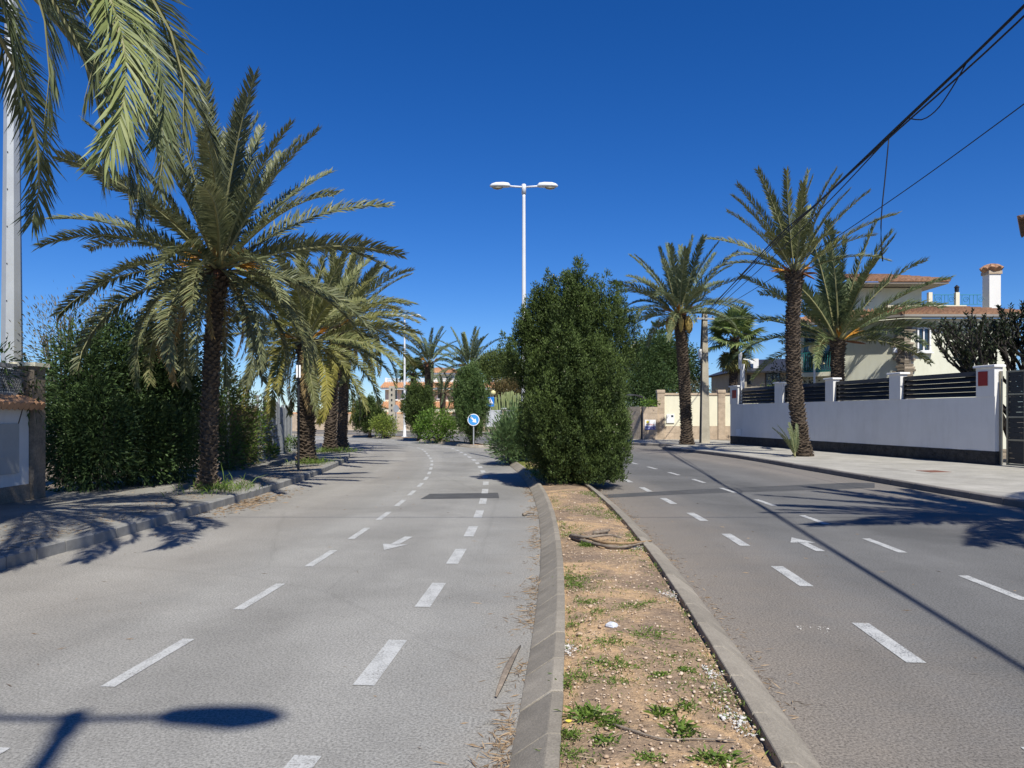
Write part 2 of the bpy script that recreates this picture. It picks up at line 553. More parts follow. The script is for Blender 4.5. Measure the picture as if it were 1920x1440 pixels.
TEALB = M('blue_green_iron', (0.05, 0.22, 0.32), 0.5, 0.15, 3, 0.1, 40)
CONC = M('pole_concrete', (0.42, 0.38, 0.30), 0.9, 0.2, 2, 0.3, 40, fine=0.2)
CABLE = M('cable_black', (0.012, 0.012, 0.014), 0.6, 0.2, 3, 0.0, 40)
BLUE = M('sign_blue', (0.02, 0.17, 0.55), 0.4, 0.05, 3, 0.0, 40)
BLUEL = M('sign_light_blue', (0.06, 0.30, 0.68), 0.4, 0.05, 3, 0.0, 40)
SWHITE = M('sign_white', (0.80, 0.80, 0.80), 0.4, 0.04, 3, 0.0, 40)
SYEL = M('sign_yellow', (0.75, 0.60, 0.08), 0.5, 0.05, 3, 0.0, 40)
SRED = M('sign_red', (0.55, 0.05, 0.05), 0.5, 0.05, 3, 0.0, 40)
SNAVY = M('sign_navy', (0.07, 0.07, 0.32), 0.5, 0.05, 3, 0.0, 40)
GLOBE = M('globe_lamp', (0.62, 0.56, 0.28), 0.3, 0.05, 3, 0.0, 40)
BLOCKW = M('grey_block_wall', (0.30, 0.30, 0.29), 0.9, 0.2, 3, 0.4, 30, fine=0.2)
CLOTH = M('shade_net', (0.27, 0.28, 0.28), 0.9, 0.2, 4, 0.3, 60)
REED = M('reed_screen', (0.22, 0.15, 0.08), 0.9, 0.35, 8, 0.4, 30)
PEB = M('pebble', (0.62, 0.55, 0.46), 0.85, 0.35, 30, 0.2, 60, objvar=0.3)
MANH = M('rusty_cover', (0.20, 0.09, 0.06), 0.8, 0.2, 9, 0.4, 60)
CANVAS = M('awning_dark', (0.05, 0.05, 0.055), 0.8, 0.2, 4, 0.1, 40)

# ------------------------------------------------------------------ ground and roads
ground = MB().add([(-900, -300, -0.06), (900, -300, -0.06), (900, 2500, -0.06), (-900, 2500, -0.06)], [(0, 1, 2, 3)]).build('ground', EARTH)
tag(ground, 'bare dry earth reaching to the horizon', kind='structure')


def med_left(Y):                               # road edge of the first median's left kerb
    return 0.44 - 0.0045 * (Y - 13.5) ** 2


MED = np.array([(med_left(y) + 0.725, y) for y in np.arange(-14, 29.01, 1.0)])
CP = catmull([(med_left(y) + 0.725, y) for y in (-14, -6, 2, 10, 18, 24, 29)] +
             [(-1.3, 37.2), (-2.75, 41.2), (-4.1, 44.4), (-6.0, 48.8), (-8.7, 53.4), (-11.0, 56.0), (-16, 60), (-24, 64.5), (-36, 68), (-60, 71)], 0.8)
LKP = [(-5.75, -14), (-5.5, 0), (-5.42, 7.9), (-5.31, 9.55), (-5.23, 12.1), (-5.18, 15.1), (-5.28, 19.7), (-5.75, 25.5), (-6.4, 29.5), (-7.05, 32), (-7.9, 33.6), (-9.6, 36.2),
       (-12.4, 40.2), (-16, 44.5), (-23, 49), (-34, 53), (-60, 57)]
RKP = [(9.35, -14), (9.2, 2), (9.05, 13.2), (8.95, 16), (8.75, 23.3), (8.55, 28.2), (7.9, 32.5), (7.25, 35.0), (7.25, 36.1), (8.2, 37.6), (8.0, 39.3), (6.3, 41.3), (5.0, 45), (2.6, 52),
       (-1.2, 60), (-4.9, 66), (-13.5, 72.3), (-24, 77.5), (-40, 82), (-60, 85)]
LK = catmull(LKP, 0.5)
RK = catmull(RKP, 0.5)


def strip(name, A, B, z, mat, nu=1):
    """sheet between two paths; its UV map holds metres across from A and metres along"""
    n = max(len(A), len(B))

    def rs(P):
        s = np.r_[0, np.cumsum(np.linalg.norm(np.diff(P, axis=0), axis=1))]
        t = np.linspace(0, s[-1], n)
        return np.stack([np.interp(t, s, P[:, k]) for k in (0, 1)], 1)
    A2, B2 = rs(A), rs(B)
    V, U = [], []
    al = np.r_[0, np.cumsum(np.linalg.norm(np.diff(A2, axis=0), axis=1))]
    for i in range(n):
        wdt = np.linalg.norm(B2[i] - A2[i])
        for k in range(nu + 1):
            p = A2[i] + (B2[i] - A2[i]) * k / nu
            V.append((p[0], p[1], z)); U.append((wdt * k / nu, al[i]))
    Q = []
    for i in range(n - 1):
        for k in range(nu):
            a = i * (nu + 1) + k
            Q.append((a, a + 1, a + nu + 2, a + nu + 1))
    Q = np.array(Q)
    V = np.array(V)
    nrm = np.cross(V[Q[0][1]] - V[Q[0][0]], V[Q[0][2]] - V[Q[0][0]])
    if nrm[2] < 0: Q = Q[:, ::-1].copy()
    me = np_mesh(name, V, Q, mat)
    uv = me.uv_layers.new(name='UVMap')
    uv.data.foreach_set('uv', np.array(U, np.float32)[Q.ravel()].ravel())
    return link(name, me)


road_l = tag(strip('road_left', CP, LK, 0.0, ASPH_L, 4), 'pale grey asphalt carriageway curving away', kind='structure')
road_r = tag(strip('road_right', CP, RK, 0.0, ASPH_R, 4), 'darker grey asphalt carriageway beside the white wall', kind='structure')
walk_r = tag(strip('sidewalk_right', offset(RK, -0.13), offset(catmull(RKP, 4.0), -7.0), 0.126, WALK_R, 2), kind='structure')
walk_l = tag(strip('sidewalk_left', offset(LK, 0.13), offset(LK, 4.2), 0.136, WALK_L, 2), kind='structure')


def kerb(name, path, side, prof, pitch, mat, gap=0.012, lim=None):
    """kerb stones laid along a path; side is +1 when the pavement lies to the left of the path's direction"""
    s = np.r_[0, np.cumsum(np.linalg.norm(np.diff(path, axis=0), axis=1))]
    n = int(s[-1] / pitch)
    t = np.linspace(0, s[-1], n + 1)
    P = np.stack([np.interp(t, s, path[:, k]) for k in (0, 1)], 1)
    # mortar bed, a little lower than the stones
    bed = MB()
    T = np.gradient(P, axis=0); T /= np.linalg.norm(T, axis=1)[:, None]
    N = np.stack([-T[:, 1], T[:, 0]], 1) * side
    low = [(u + 0.012 * (1 if u < 0.1 else -1), max(w - 0.013, -0.05)) for u, w in prof]
    rings = [[(P[i, 0] + N[i, 0] * u, P[i, 1] + N[i, 1] * u, w) for u, w in low] for i in range(n + 1)]
    bed.loft(rings)
    root = tag(bed.build(name, MORTAR), kind='structure')
    meshes = {}
    L = s[-1] / n
    for v in range(4):
        j = 0.0025 * v
        a, b = gap / 2 - 0.001 * v, L - gap / 2
        rr = [[(x, u * side, w + (0.0015 * v if w > 0.05 else 0)) for u, w in prof] for x in (a, a + 0.006, b - 0.006, b)]
        rr[0] = [(x, y, w - (0.006 if w > 0.05 else 0)) for x, y, w in rr[0]]
        rr[3] = [(x, y, w - (0.006 if w > 0.05 else 0)) for x, y, w in rr[3]]
        meshes[v] = MB().loft(rr).mesh('kerb_stone', mat)
    k = 0
    for i in range(n):
        d = P[i + 1] - P[i]
        if lim and not lim(P[i]): continue
        o = link('kerb_stone', meshes[random.randrange(4)], root, loc=(P[i, 0], P[i, 1], random.uniform(-0.003, 0.003)), rot=(0, random.uniform(-0.003, 0.003), math.atan2(d[1], d[0]) + random.uniform(-0.007, 0.007)))
        k += 1
    return root


SPLAY = [(0.0, -0.05), (0.0, 0.012), (0.17, 0.128), (0.178, 0.132), (0.235, 0.132), (0.24, 0.127), (0.24, -0.05)]
UPR = [(0.0, -0.05), (0.0, 0.125), (0.018, 0.142), (0.13, 0.142), (0.135, 0.137), (0.135, -0.05)]
UPRR = [(0.0, -0.05), (0.0, 0.112), (0.02, 0.132), (0.13, 0.132), (0.135, 0.127), (0.135, -0.05)]


def ring_path(center, hw, c0, c1):
    """outline of a median: up its left side, round the tip and down its right side, direction so that the soil lies right of it"""
    L_, R_ = offset(center, hw), offset(center, -hw)
    def cap(c, d, sgn):
        a0 = math.atan2(d[1], d[0])
        return [(c[0] + hw * math.cos(a0 + sgn * a), c[1] + hw * math.sin(a0 + sgn * a)) for a in np.linspace(math.pi / 2, -math.pi / 2, 9)[1:-1]]
    pts = list(map(tuple, L_))
    if c1: pts += cap(center[-1], center[-1] - center[-2], 1)
    pts += list(map(tuple, R_[::-1]))
    if c0: pts += cap(center[0], center[0] - center[1], 1) + [pts[0]]
    P = np.array(pts)
    s = np.r_[0, np.cumsum(np.linalg.norm(np.diff(P, axis=0), axis=1))]
    t = np.linspace(0, s[-1], int(s[-1] / 0.12))
    return np.stack([np.interp(t, s, P[:, k]) for k in (0, 1)], 1)


M1 = MED[:-0 or None]
M2 = catmull([(-1.55, 37.9), (-2.85, 41.2), (-4.15, 44.4), (-6.05, 48.8), (-8.7, 53.4), (-11.0, 56.0), (-16, 60), (-24, 64.5)], 0.8)
kerb('median_kerb', ring_path(M1, 0.725, False, True), -1, SPLAY, 0.55, KERB)
kerb('far_median_kerb', ring_path(M2, 0.70, True, False), -1, SPLAY, 0.55, KERB)
kerb('left_kerb', LK[LK[:, 1] < 50], 1, UPR, 0.5, KERB_L)
kerb('right_kerb', RK[RK[:, 1] < 82], -1, UPRR, 0.95, KERB_R)


def soil_strip(name, center, hw, z, step, nu, amp):
    C = catmull([tuple(p) for p in center], step)
    V = []
    for k in range(nu + 1):
        o = offset(C, hw * (1 - 2 * k / nu))
        V.append(np.c_[o, np.full(len(o), z)])
    V = np.stack(V, 1)
    n = len(C)
    X, Y = V[..., 0], V[..., 1]
    dz = np.zeros_like(X)
    for fr, a in ((1.3, 0.5), (3.1, 0.35), (7.7, 0.22), (17.0, 0.14), (41.0, 0.10)):
        p = rng.random(4) * 6
        dz += a * np.sin(fr * X * 1.7 + p[0] + 1.3 * np.sin(fr * Y * 0.6 + p[1])) * np.cos(fr * Y * 1.1 + p[2] + np.sin(fr * X + p[3]))
    dz += rng.normal(size=X.shape) * 0.12
    u = np.linspace(-1, 1, nu + 1)[None, :]
    V[..., 2] += amp * dz + 0.03 * (1 - u ** 2) - 0.015 * (u > 0.85)
    V = V.reshape(-1, 3)
    Q = np.array([(i * (nu + 1) + k, (i + 1) * (nu + 1) + k, (i + 1) * (nu + 1) + k + 1, i * (nu + 1) + k + 1) for i in range(n - 1) for k in range(nu)])
    if np.cross(V[Q[0][1]] - V[Q[0][0]], V[Q[0][2]] - V[Q[0][0]])[2] < 0: Q = Q[:, ::-1].copy()
    return tag(link(name, np_mesh(name, V, Q, SOIL, smooth=True)), kind='structure')


soil_strip('median_soil', MED, 0.49, 0.088, 0.045, 30, 0.008)
soil_strip('far_median_soil', M2, 0.47, 0.085, 0.5, 4, 0.006)
# rounded ends of the beds
for (cx, cy), nm in (((MED[-1][0], MED[-1][1]), 'median_tip_soil'), ((M2[0][0], M2[0][1]), 'far_median_tip_soil')):
    b_ = MB().add([(cx, cy, 0.115)] + [(cx + 0.5 * math.cos(a), cy + 0.5 * math.sin(a), 0.09) for a in np.linspace(0, 2 * math.pi, 17)[:-1]], [(0, i + 1, (i + 1) % 16 + 1) for i in range(16)])
    tag(b_.build(nm, SOIL, smooth=True), kind='structure')


# lane markings: every dash is a part of its road
def dashes(root, path, period, length, width, phase, mat, y0, y1):
    s = np.r_[0, np.cumsum(np.linalg.norm(np.diff(path, axis=0), axis=1))]
    f = lambda t: np.array([np.interp(t, s, path[:, k]) for k in (0, 1)])
    t = phase
    me = MB().add([(-length / 2, -width / 2, 0), (length / 2, -width / 2, 0), (length / 2, width / 2, 0), (-length / 2, width / 2, 0)], [(0, 1, 2, 3)]).mesh('lane_dash', mat)
    while t < s[-1] - 1:
        p, d = f(t), f(t + 0.3) - f(t - 0.3)
        if y0 < p[1] < y1:
            link('lane_dash', me, root, loc=(p[0], p[1], 0.004), rot=(0, 0, math.atan2(d[1], d[0])))
        t += period


def phase_for(path, Yc, period):
    s = np.r_[0, np.cumsum(np.linalg.norm(np.diff(path, axis=0), axis=1))]
    i = np.argmin(abs(path[:, 1] - Yc))
    return s[i] % period


La, Lb = catmull([tuple(p) for p in offset(CP, 0.725 + 0.98)], 0.3), catmull([tuple(p) for p in offset(CP, 0.725 + 2.52)], 0.3)
Ra, Rb = catmull([tuple(p) for p in offset(CP, -(0.725 + 1.12))], 0.3), catmull([tuple(p) for p in offset(CP, -(0.725 + 2.88))], 0.3)
dashes(road_l, La, 1.86, 0.92, 0.135, phase_for(La, 5.04, 1.86), PAINT_L, -4, 62)
dashes(road_l, Lb, 1.80, 0.97, 0.092, phase_for(Lb, 5.14, 1.80), PAINT_L, -4, 62)
dashes(road_r, Ra, 2.22, 0.95, 0.13, phase_for(Ra, 5.41, 2.22), PAINT_R, -4, 34)
dashes(road_r, Rb, 2.30, 1.02, 0.105, phase_for(Rb, 7.0, 2.30), PAINT_R, -4, 34)
arrow = [(-0.5, -0.055), (0.12, -0.055), (0.10, -0.16), (0.52, 0.0), (0.10, 0.16), (0.12, 0.055), (-0.5, 0.055)]
for root, p, q, m in ((road_l, gnd(766, 1007), gnd(722, 1031), PAINT_L), (road_r, gnd(1543, 1036), gnd(1482, 1007), PAINT_R)):
    ax = MB().add([(x, y, 0) for x, y in arrow], [(0, 1, 5, 6), (2, 3, 4)])
    ax.build('cycle_lane_arrow', m, root, loc=((p[0] + q[0]) / 2, (p[1] + q[1]) / 2, 0.005), rot=(0, 0, math.atan2(q[1] - p[1], q[0] - p[0])))
# zebra crossing far off
for k in range(7):
    p = np.array((-2.6, 52.5)) + np.array((0.62, 0.9)) * (k * 0.95)
    MB().box(-1.6, 1.6, -0.22, 0.22, 0, 0.002).build('crossing_stripe', PAINT_R, road_r, loc=(p[0] + 3, p[1], 0.004), rot=(0, 0, 2.3))
for k in range(6):
    MB().box(-1.6, 1.6, -0.22, 0.22, 0, 0.002).build('crossing_stripe', PAINT_L, road_l, loc=(-12.6 - k * 0.45, 53.4 - k * 0.78, 0.004), rot=(0, 0, 2.62))


def patch(root, pts, mat=PATCH, z=0.0025, name='asphalt_patch'):
    w = [gnd(*p) for p in pts]
    MB().add([(x, y, z) for x, y in w], [tuple(range(len(w)))]).build(name, mat, root)


patch(road_l, [(788, 936), (936, 934), (934, 924), (806, 926)])
patch(road_r, [(1128, 928), (1300, 918), (1600, 905), (1640, 906), (1640, 915), (1300, 926), (1132, 934)])

# ------------------------------------------------------------------ palms
def frond_mesh(name, bend, L=3.6, nl=135, seed=0, mat=FROND, leaf=0.44, vee=0.45, petiole=0.14, ragged=0.1, lw_=0.0175, twist=0.0, a0=60, a1=26):
    r = np.random.default_rng(seed)
    n = 28
    t = np.linspace(0, 1, n)
    e = -R(bend) * t ** 1.6
    side = 0.10 * math.sin(seed * 2.1) * t ** 2 * L
    dx, dz = np.cos(e), np.sin(e)
    x = np.r_[0, np.cumsum((dx[1:] + dx[:-1]) / 2)] * L / (n - 1)
    z = np.r_[0, np.cumsum((dz[1:] + dz[:-1]) / 2)] * L / (n - 1)
    P = np.stack([x, side, z], 1)
    T = unit(np.gradient(P, axis=0))
    U = unit(np.cross(T, np.tile([0, 1.0, 0], (n, 1)))); U *= np.sign(U[:, 2:3] + 1e-9) if bend < 85 else 1
    U = np.stack([-np.sin(e), np.zeros(n), np.cos(e)], 1)
    S = unit(np.cross(U, T))
    tw = R(twist) * np.clip(t / 0.35, 0, 1)[:, None]
    U, S = U * np.cos(tw) + S * np.sin(tw), S * np.cos(tw) - U * np.sin(tw)
    # stalk
    mb = MB()
    rad = 0.030 * (1 - t) ** 0.8 + 0.004
    rings = []
    for i in range(0, n, 3):
        w = rad[i] * (2.0 if t[i] < 0.08 else 1.0)
        rings.append([tuple(P[i] + S[i] * w * a + U[i] * rad[i] * b) for a, b in ((-1, 0.2), (0, -0.8), (1, 0.2), (0, 0.5))])
    mb.loft(rings)
    V = [np.array(mb.v)]
    faces = list(mb.f)
    nv = len(mb.v)
    lv, lq = [], []
    rn = []
    for sgn in (-1, 1):
        tt = petiole + (1 - petiole) * (np.arange(nl) + r.random(nl) * 0.6) / nl
        tt = tt[r.random(nl) > ragged * 0.4]
        for q in tt:
            p = np.array([np.interp(q, t, P[:, k]) for k in range(3)])
            T_ = np.array([np.interp(q, t, T[:, k]) for k in range(3)])
            U_ = np.array([np.interp(q, t, U[:, k]) for k in range(3)])
            S_ = np.array([np.interp(q, t, S[:, k]) for k in range(3)])
            w = (q - petiole) / (1 - petiole)
            ll = leaf * (0.40 + 0.60 * min(1, w * 5)) * (1 - 0.52 * w ** 2.6) * r.uniform(0.8, 1.15)
            ang = R(a0 - a1 * w + r.normal() * 7)
            lift = vee * r.uniform(0.35, 1.5) * (1 - 0.3 * w)
            d = T_ * math.cos(ang) + S_ * sgn * math.sin(ang) + U_ * lift
            d /= np.linalg.norm(d)
            d2 = d - np.array([0, 0, 1]) * r.uniform(0.12, 0.42)
            d2 /= np.linalg.norm(d2)
            ro = r.normal() * 0.4
            w1 = np.cross(d, U_); w1 /= max(np.linalg.norm(w1), 1e-6)
            wv = w1 * math.cos(ro) + np.cross(d, w1) * math.sin(ro)
            wd = lw_ * r.uniform(0.8, 1.25)
            m_ = p + d * ll * 0.5
            tip = m_ + d2 * ll * 0.5
            b = nv + len(lv)
            lv += [p - wv * wd * 0.5, p + wv * wd * 0.5, m_ + wv * wd, m_ - wv * wd, tip]
            lq += [(b, b + 1, b + 2, b + 3), (b + 3, b + 2, b + 4)]
            c = min(1, max(0, 0.45 + 0.4 * w + r.normal() * 0.22))
            rn += [c] * 5
    me = bpy.data.meshes.new(name)
    allv = [tuple(v) for v in V[0]] + [tuple(v) for v in lv]
    me.from_pydata(allv, [], faces + lq)
    a = me.attributes.new('rnd', 'FLOAT', 'POINT')
    a.data.foreach_set('value', np.array([0.9] * nv + rn, np.float32))
    me.materials.append(mat); me.materials.append(RACHIS)
    mi = np.zeros(len(me.polygons), np.int32); mi[:len(faces)] = 1
    me.polygons.foreach_set('material_index', mi)
    return me


BENDS = [10, 22, 38, 55, 75, 98, 122]
FRONDS = {b: [frond_mesh('frond', b, seed=s + int(b), twist=(-28, 24)[s]) for s in range(2)] for b in BENDS}
# wider, longer leaflets seen close
FRONDS_NEAR = {b: [frond_mesh('frond', b, seed=s + int(b), nl=190, leaf=0.56, L=4.0, ragged=0.35, vee=0.3, lw_=0.0105, a0=46, a1=22, twist=(-48, 40)[s]) for s in range(2)] for b in (38, 55, 75, 98, 122)}


def flower_mesh(seed):
    r = random.Random(seed)
    mb = MB()
    for k in range(26):
        a, sp = r.uniform(0, 6.28), r.uniform(0.02, 0.16)
        L = r.uniform(0.45, 0.75)
        e = (L, sp * math.cos(a), sp * math.sin(a) - 0.08)
        mb.tube([(0.1, 0, 0), (L * 0.55, e[1] * 0.5, e[2] * 0.3 + 0.02), e], [0.014, 0.018, 0.006], 3, False)
    mb.tube([(-0.1, 0, 0), (0.2, 0, 0.01), (0.35, 0, 0.0)], [0.02, 0.03, 0.012], 5)
    return mb.mesh('flower_bunch', ORANGE)


def sheath_mesh():
    mb = MB()
    prof = [(0, 0.03), (0.15, 0.08), (0.4, 0.13), (0.65, 0.10), (0.85, 0.02)]
    rings = [[(x, w, 0.02 - x * x * 0.2), (x, w * 0.6, -w * 0.5 - x * x * 0.2), (x, -w * 0.6, -w * 0.5 - x * x * 0.2), (x, -w, 0.02 - x * x * 0.2), (x, 0, -w * 0.2 - x * x * 0.2)] for x, w in prof]
    return mb.loft(rings).mesh('flower_sheath', SPATHE)


def bunch_mesh():
    mb = MB()
    rr = random.Random(3)
    prof = [(0.02, 0.0), (0.06, -0.12), (0.16, -0.3), (0.19, -0.5), (0.13, -0.75), (0.03, -0.9)]
    rings = []
    for r_, z in prof:
        rings.append([(r_ * math.cos(a) * rr.uniform(0.85, 1.15), r_ * 0.7 * math.sin(a) * rr.uniform(0.85, 1.15), z) for a in np.linspace(0, 6.283, 13)[:-1]])
    return mb.loft(rings).mesh('date_bunch', DATE)


FLOWERS = [flower_mesh(1), flower_mesh(2)]
SHEATH = sheath_mesh()
BUNCH = bunch_mesh()


def trunk_build(root, base, top, r0, r1, seed, lean=(0, 0), boots=True, dz=0.0085, bark=BARK):
    """ringed trunk set with spiralling leaf-base stubs; coordinates relative to the palm's base"""
    r = random.Random(seed)
    hgt = top[2]
    n = 18
    def cen(t):
        return Vector((top[0] * t + lean[0] * math.sin(math.pi * t), top[1] * t + lean[1] * math.sin(math.pi * t), hgt * t))
    def rad(t):
        return r0 + (r1 - r0) * t + 0.10 * max(0, 1 - t / 0.08) + 0.06 * max(0, (t - 0.88) / 0.12)
    mb = MB()
    rings = []
    for i in range(n + 1):
        t = i / n
        c = cen(t)
        rings.append([(c.x + rad(t) * 0.9 * math.cos(a) * r.uniform(0.93, 1.07), c.y + rad(t) * 0.9 * math.sin(a) * r.uniform(0.93, 1.07), c.z - (0.05 if i == 0 else 0)) for a in np.linspace(0, 2 * math.pi, 15)[:-1]])
    mb.loft(rings)
    tk = mb.build('trunk', bark, root)
    sb = MB()
    N = int(hgt / dz)
    for k in range(N):
        t = (k + 0.5) / N
        a = k * 2.39996 + r.uniform(-0.12, 0.12)
        c = cen(t); q = rad(t)
        d = Vector((math.cos(a), math.sin(a), 0)); s = Vector((-math.sin(a), math.cos(a), 0))
        w = q * 0.34 * r.uniform(0.7, 1.25)
        ln = 0.05 * r.uniform(0.5, 1.6) * (1 + 0.9 * max(0, (t - 0.85) / 0.15))
        out = 0.042 * r.uniform(0.3, 1.7) * (1 + 1.2 * max(0, (t - 0.8) / 0.2))
        p = c + d * q * 0.88
        A, B = p - s * w, p + s * w
        up = Vector((0, 0, ln))
        tp = p + up + d * (out + q * 0.08)
        C_, D_ = tp - s * w * 0.45, tp + s * w * 0.45
        E_, F_ = tp - s * w * 0.4 - d * out * 0.9 + Vector((0, 0, 0.01)), tp + s * w * 0.4 - d * out * 0.9 + Vector((0, 0, 0.01))
        sb.add([A, B, D_, C_, F_, E_], [(0, 1, 2, 3), (3, 2, 4, 5), (0, 3, 5), (1, 4, 2)])
    o = sb.build('leaf_base_stubs', BOOT, tk)
    o['kind'] = 'stuff'


GREYG = (0.92, 1.02, 1.0, 1)


def palm(label, base, top, r0, r1, n, L, seed, elev=(84, -20), bend=(14, 100), droop_pow=1.0, tint=(1, 1, 1), yellow=0.0, nfl=4, nsh=3, nbunch=0, ndead=2, lean=(0, 0), group='date palms along the road', lib=FRONDS, custom=(), tag_name='date_palm', skip=None, sized=1.0):
    r = random.Random(seed)
    root = empty(tag_name, base, 0, label, 'palm tree', group)
    rel = (top[0] - base[0], top[1] - base[1], top[2] - base[2])
    trunk_build(root, base, rel, r0, r1, seed, lean)
    cr = Vector(rel)
    keys = sorted(lib)
    def put(az, el, bd, sc_, col, roll=None):
        b = min(keys, key=lambda k: abs(k - bd))
        o = link('frond', lib[b][r.randrange(2)], root)
        roll = r.uniform(-14, 14) if roll is None else roll
        off = Vector((math.cos(az), math.sin(az), 0)) * r1 * (0.25 + 0.6 * (1 - max(0, el) / 90))
        mt = Matrix.Translation(cr + off + Vector((0, 0, 0.12 * max(0, el) / 90))) @ Matrix.Rotation(az, 4, 'Z') @ Matrix.Rotation(-R(el), 4, 'Y') @ Matrix.Rotation(R(roll), 4, 'X') @ Matrix.Diagonal((sc_, sc_ * sized, sc_ * sized, 1))
        o.matrix_basis = mt
        o.color = (*col, 1)
        return o
    for i in range(n):
        t = (i + 0.5) / n
        az = i * 2.39996 + r.uniform(-0.25, 0.25)
        el = elev[0] + (elev[1] - elev[0]) * t ** droop_pow + r.uniform(-6, 6)
        if skip and abs((az - skip[0] + math.pi) % (2 * math.pi) - math.pi) < skip[1]: continue
        bd = bend[0] + (bend[1] - bend[0]) * min(1, t * 1.05) + r.uniform(-10, 10)
        s_ = L / 3.6 * (0.78 + 0.30 * math.sin(math.pi * min(1, 0.25 + t * 0.7))) * r.uniform(0.9, 1.06)
        yl = yellow * r.random() * (0.3 + t)
        col = tuple(c * k for c, k in zip(tint, (1 + 0.55 * yl, 1 + 0.30 * yl, 1 - 0.25 * yl)))
        v = r.uniform(0.82, 1.12)
        put(az, el, bd, s_, tuple(c * v for c in col))
    for i in range(ndead):
        az = r.uniform(0, 6.283)
        o = put(az, r.uniform(-62, -42), 55, L / 3.6 * r.uniform(0.5, 0.75), (2.3, 1.45, 1.1))
    for c in custom:
        put(*c)
    for i in range(nfl):
        az = i * 6.283 / max(1, nfl) + r.uniform(-0.5, 0.5)
        o = link('flower_bunch', FLOWERS[i % 2], root)
        el = r.uniform(5, 55)
        o.matrix_basis = Matrix.Translation(cr + Vector((math.cos(az), math.sin(az), 0)) * r1 + Vector((0, 0, 0.1))) @ Matrix.Rotation(az, 4, 'Z') @ Matrix.Rotation(-R(el), 4, 'Y') @ Matrix.Scale(L / 3.6 * 0.95, 4)
    for i in range(nsh):
        az = i * 6.283 / max(1, nsh) + r.uniform(-0.4, 0.4)
        o = link('flower_sheath', SHEATH, root)
        o.matrix_basis = Matrix.Translation(cr + Vector((math.cos(az), math.sin(az), 0)) * r1 * 0.9) @ Matrix.Rotation(az, 4, 'Z') @ Matrix.Rotation(R(r.uniform(-45, 45)), 4, 'Y') @ Matrix.Scale(L / 3.6 * r.uniform(0.6, 0.85), 4)
    for i in range(nbunch):
        az = i * 6.283 / nbunch + r.uniform(-0.2, 0.2)
        o = link('date_bunch', BUNCH, root)
        o.matrix_basis = Matrix.Translation(cr + Vector((math.cos(az), math.sin(az), 0)) * (r1 + 0.25) + Vector((0, 0, -0.05))) @ Matrix.Rotation(az, 4, 'Z')
    return root


# left side of the road
palm('big date palm with orange flower bunches beside the dark shrub', (-6.27, 15.4, 0.13), (-6.10, 15.5, 4.65), 0.165, 0.16, 62, 3.4, 11, elev=(86, -42), bend=(10, 84), yellow=0.35, nfl=10, nsh=4, ndead=6, lean=(-0.05, 0))
palm('short date palm with a dead frond hanging down behind the thin sign post', (-6.46, 23.5, 0.13), (-6.5, 23.5, 3.95), 0.27, 0.27, 46, 3.3, 23, elev=(80, -52), bend=(18, 90), yellow=1.0, tint=(1.12, 1.08, 0.8), nfl=2, nsh=2, ndead=3,
     custom=[(-1.45, -72, 22, 0.62, (2.6, 1.7, 1.6))])
palm('date palm with yellowing fronds, nearer of the two sharing a grassy corner', (-7.65, 31.3, 0.13), (-7.4, 31.4, 5.3), 0.25, 0.24, 46, 3.5, 37, elev=(84, -45), bend=(12, 95), yellow=0.9, tint=(1.1, 1.06, 0.8), nfl=3, nsh=2, ndead=3)
palm('date palm tucked behind another on the grassy corner', (-8.0, 35.0, 0.13), (-7.8, 35.2, 5.9), 0.25, 0.23, 42, 3.4, 41, elev=(84, -30), bend=(12, 90), yellow=0.4, nfl=2, nsh=2, ndead=2)
palm('date palm whose long grey green fronds hang into the top corner by the mast', (-6.35, 6.9, 0.13), (-6.3, 6.9, 6.9), 0.27, 0.26, 40, 4.3, 53, elev=(80, -25), bend=(30, 120), tint=(1.05, 1.05, 0.95), yellow=0.25, nfl=2, nsh=2, ndead=0, lib=FRONDS_NEAR, skip=(0.0, 0.95),
     custom=[(-0.05, -12, 98, 1.17, (1.25, 1.3, 0.85), 0), (0.12, -3, 98, 1.06, (1.15, 1.15, 1.0), 0), (0.3, -8, 98, 1.05, (0.8, 0.88, 0.75), 0), (-0.3, -16, 98, 1.0, (0.85, 0.9, 0.8), 0), (0.02, -26, 75, 1.0, (0.75, 0.8, 0.7), 0), (0.7, -6, 98, 1.05, (0.85, 0.88, 0.8), 0),
             (1.05, -12, 98, 1.1, (0.75, 0.8, 0.7), 0), (1.5, -8, 98, 1.1, (0.75, 0.8, 0.7), 0), (-0.15, -2, 122, 1.0, (0.85, 0.9, 0.8), 0), (-0.5, -20, 75, 1.0, (0.7, 0.75, 0.65), 0), (-0.75, -8, 98, 1.1, (0.8, 0.85, 0.75), 0), (-1.0, 2, 98, 1.1, (0.8, 0.85, 0.75), 0), (-0.62, 10, 98, 1.1, (0.8, 0.85, 0.75), 0)])  # lower tints darken the fronds meant to hang in shade
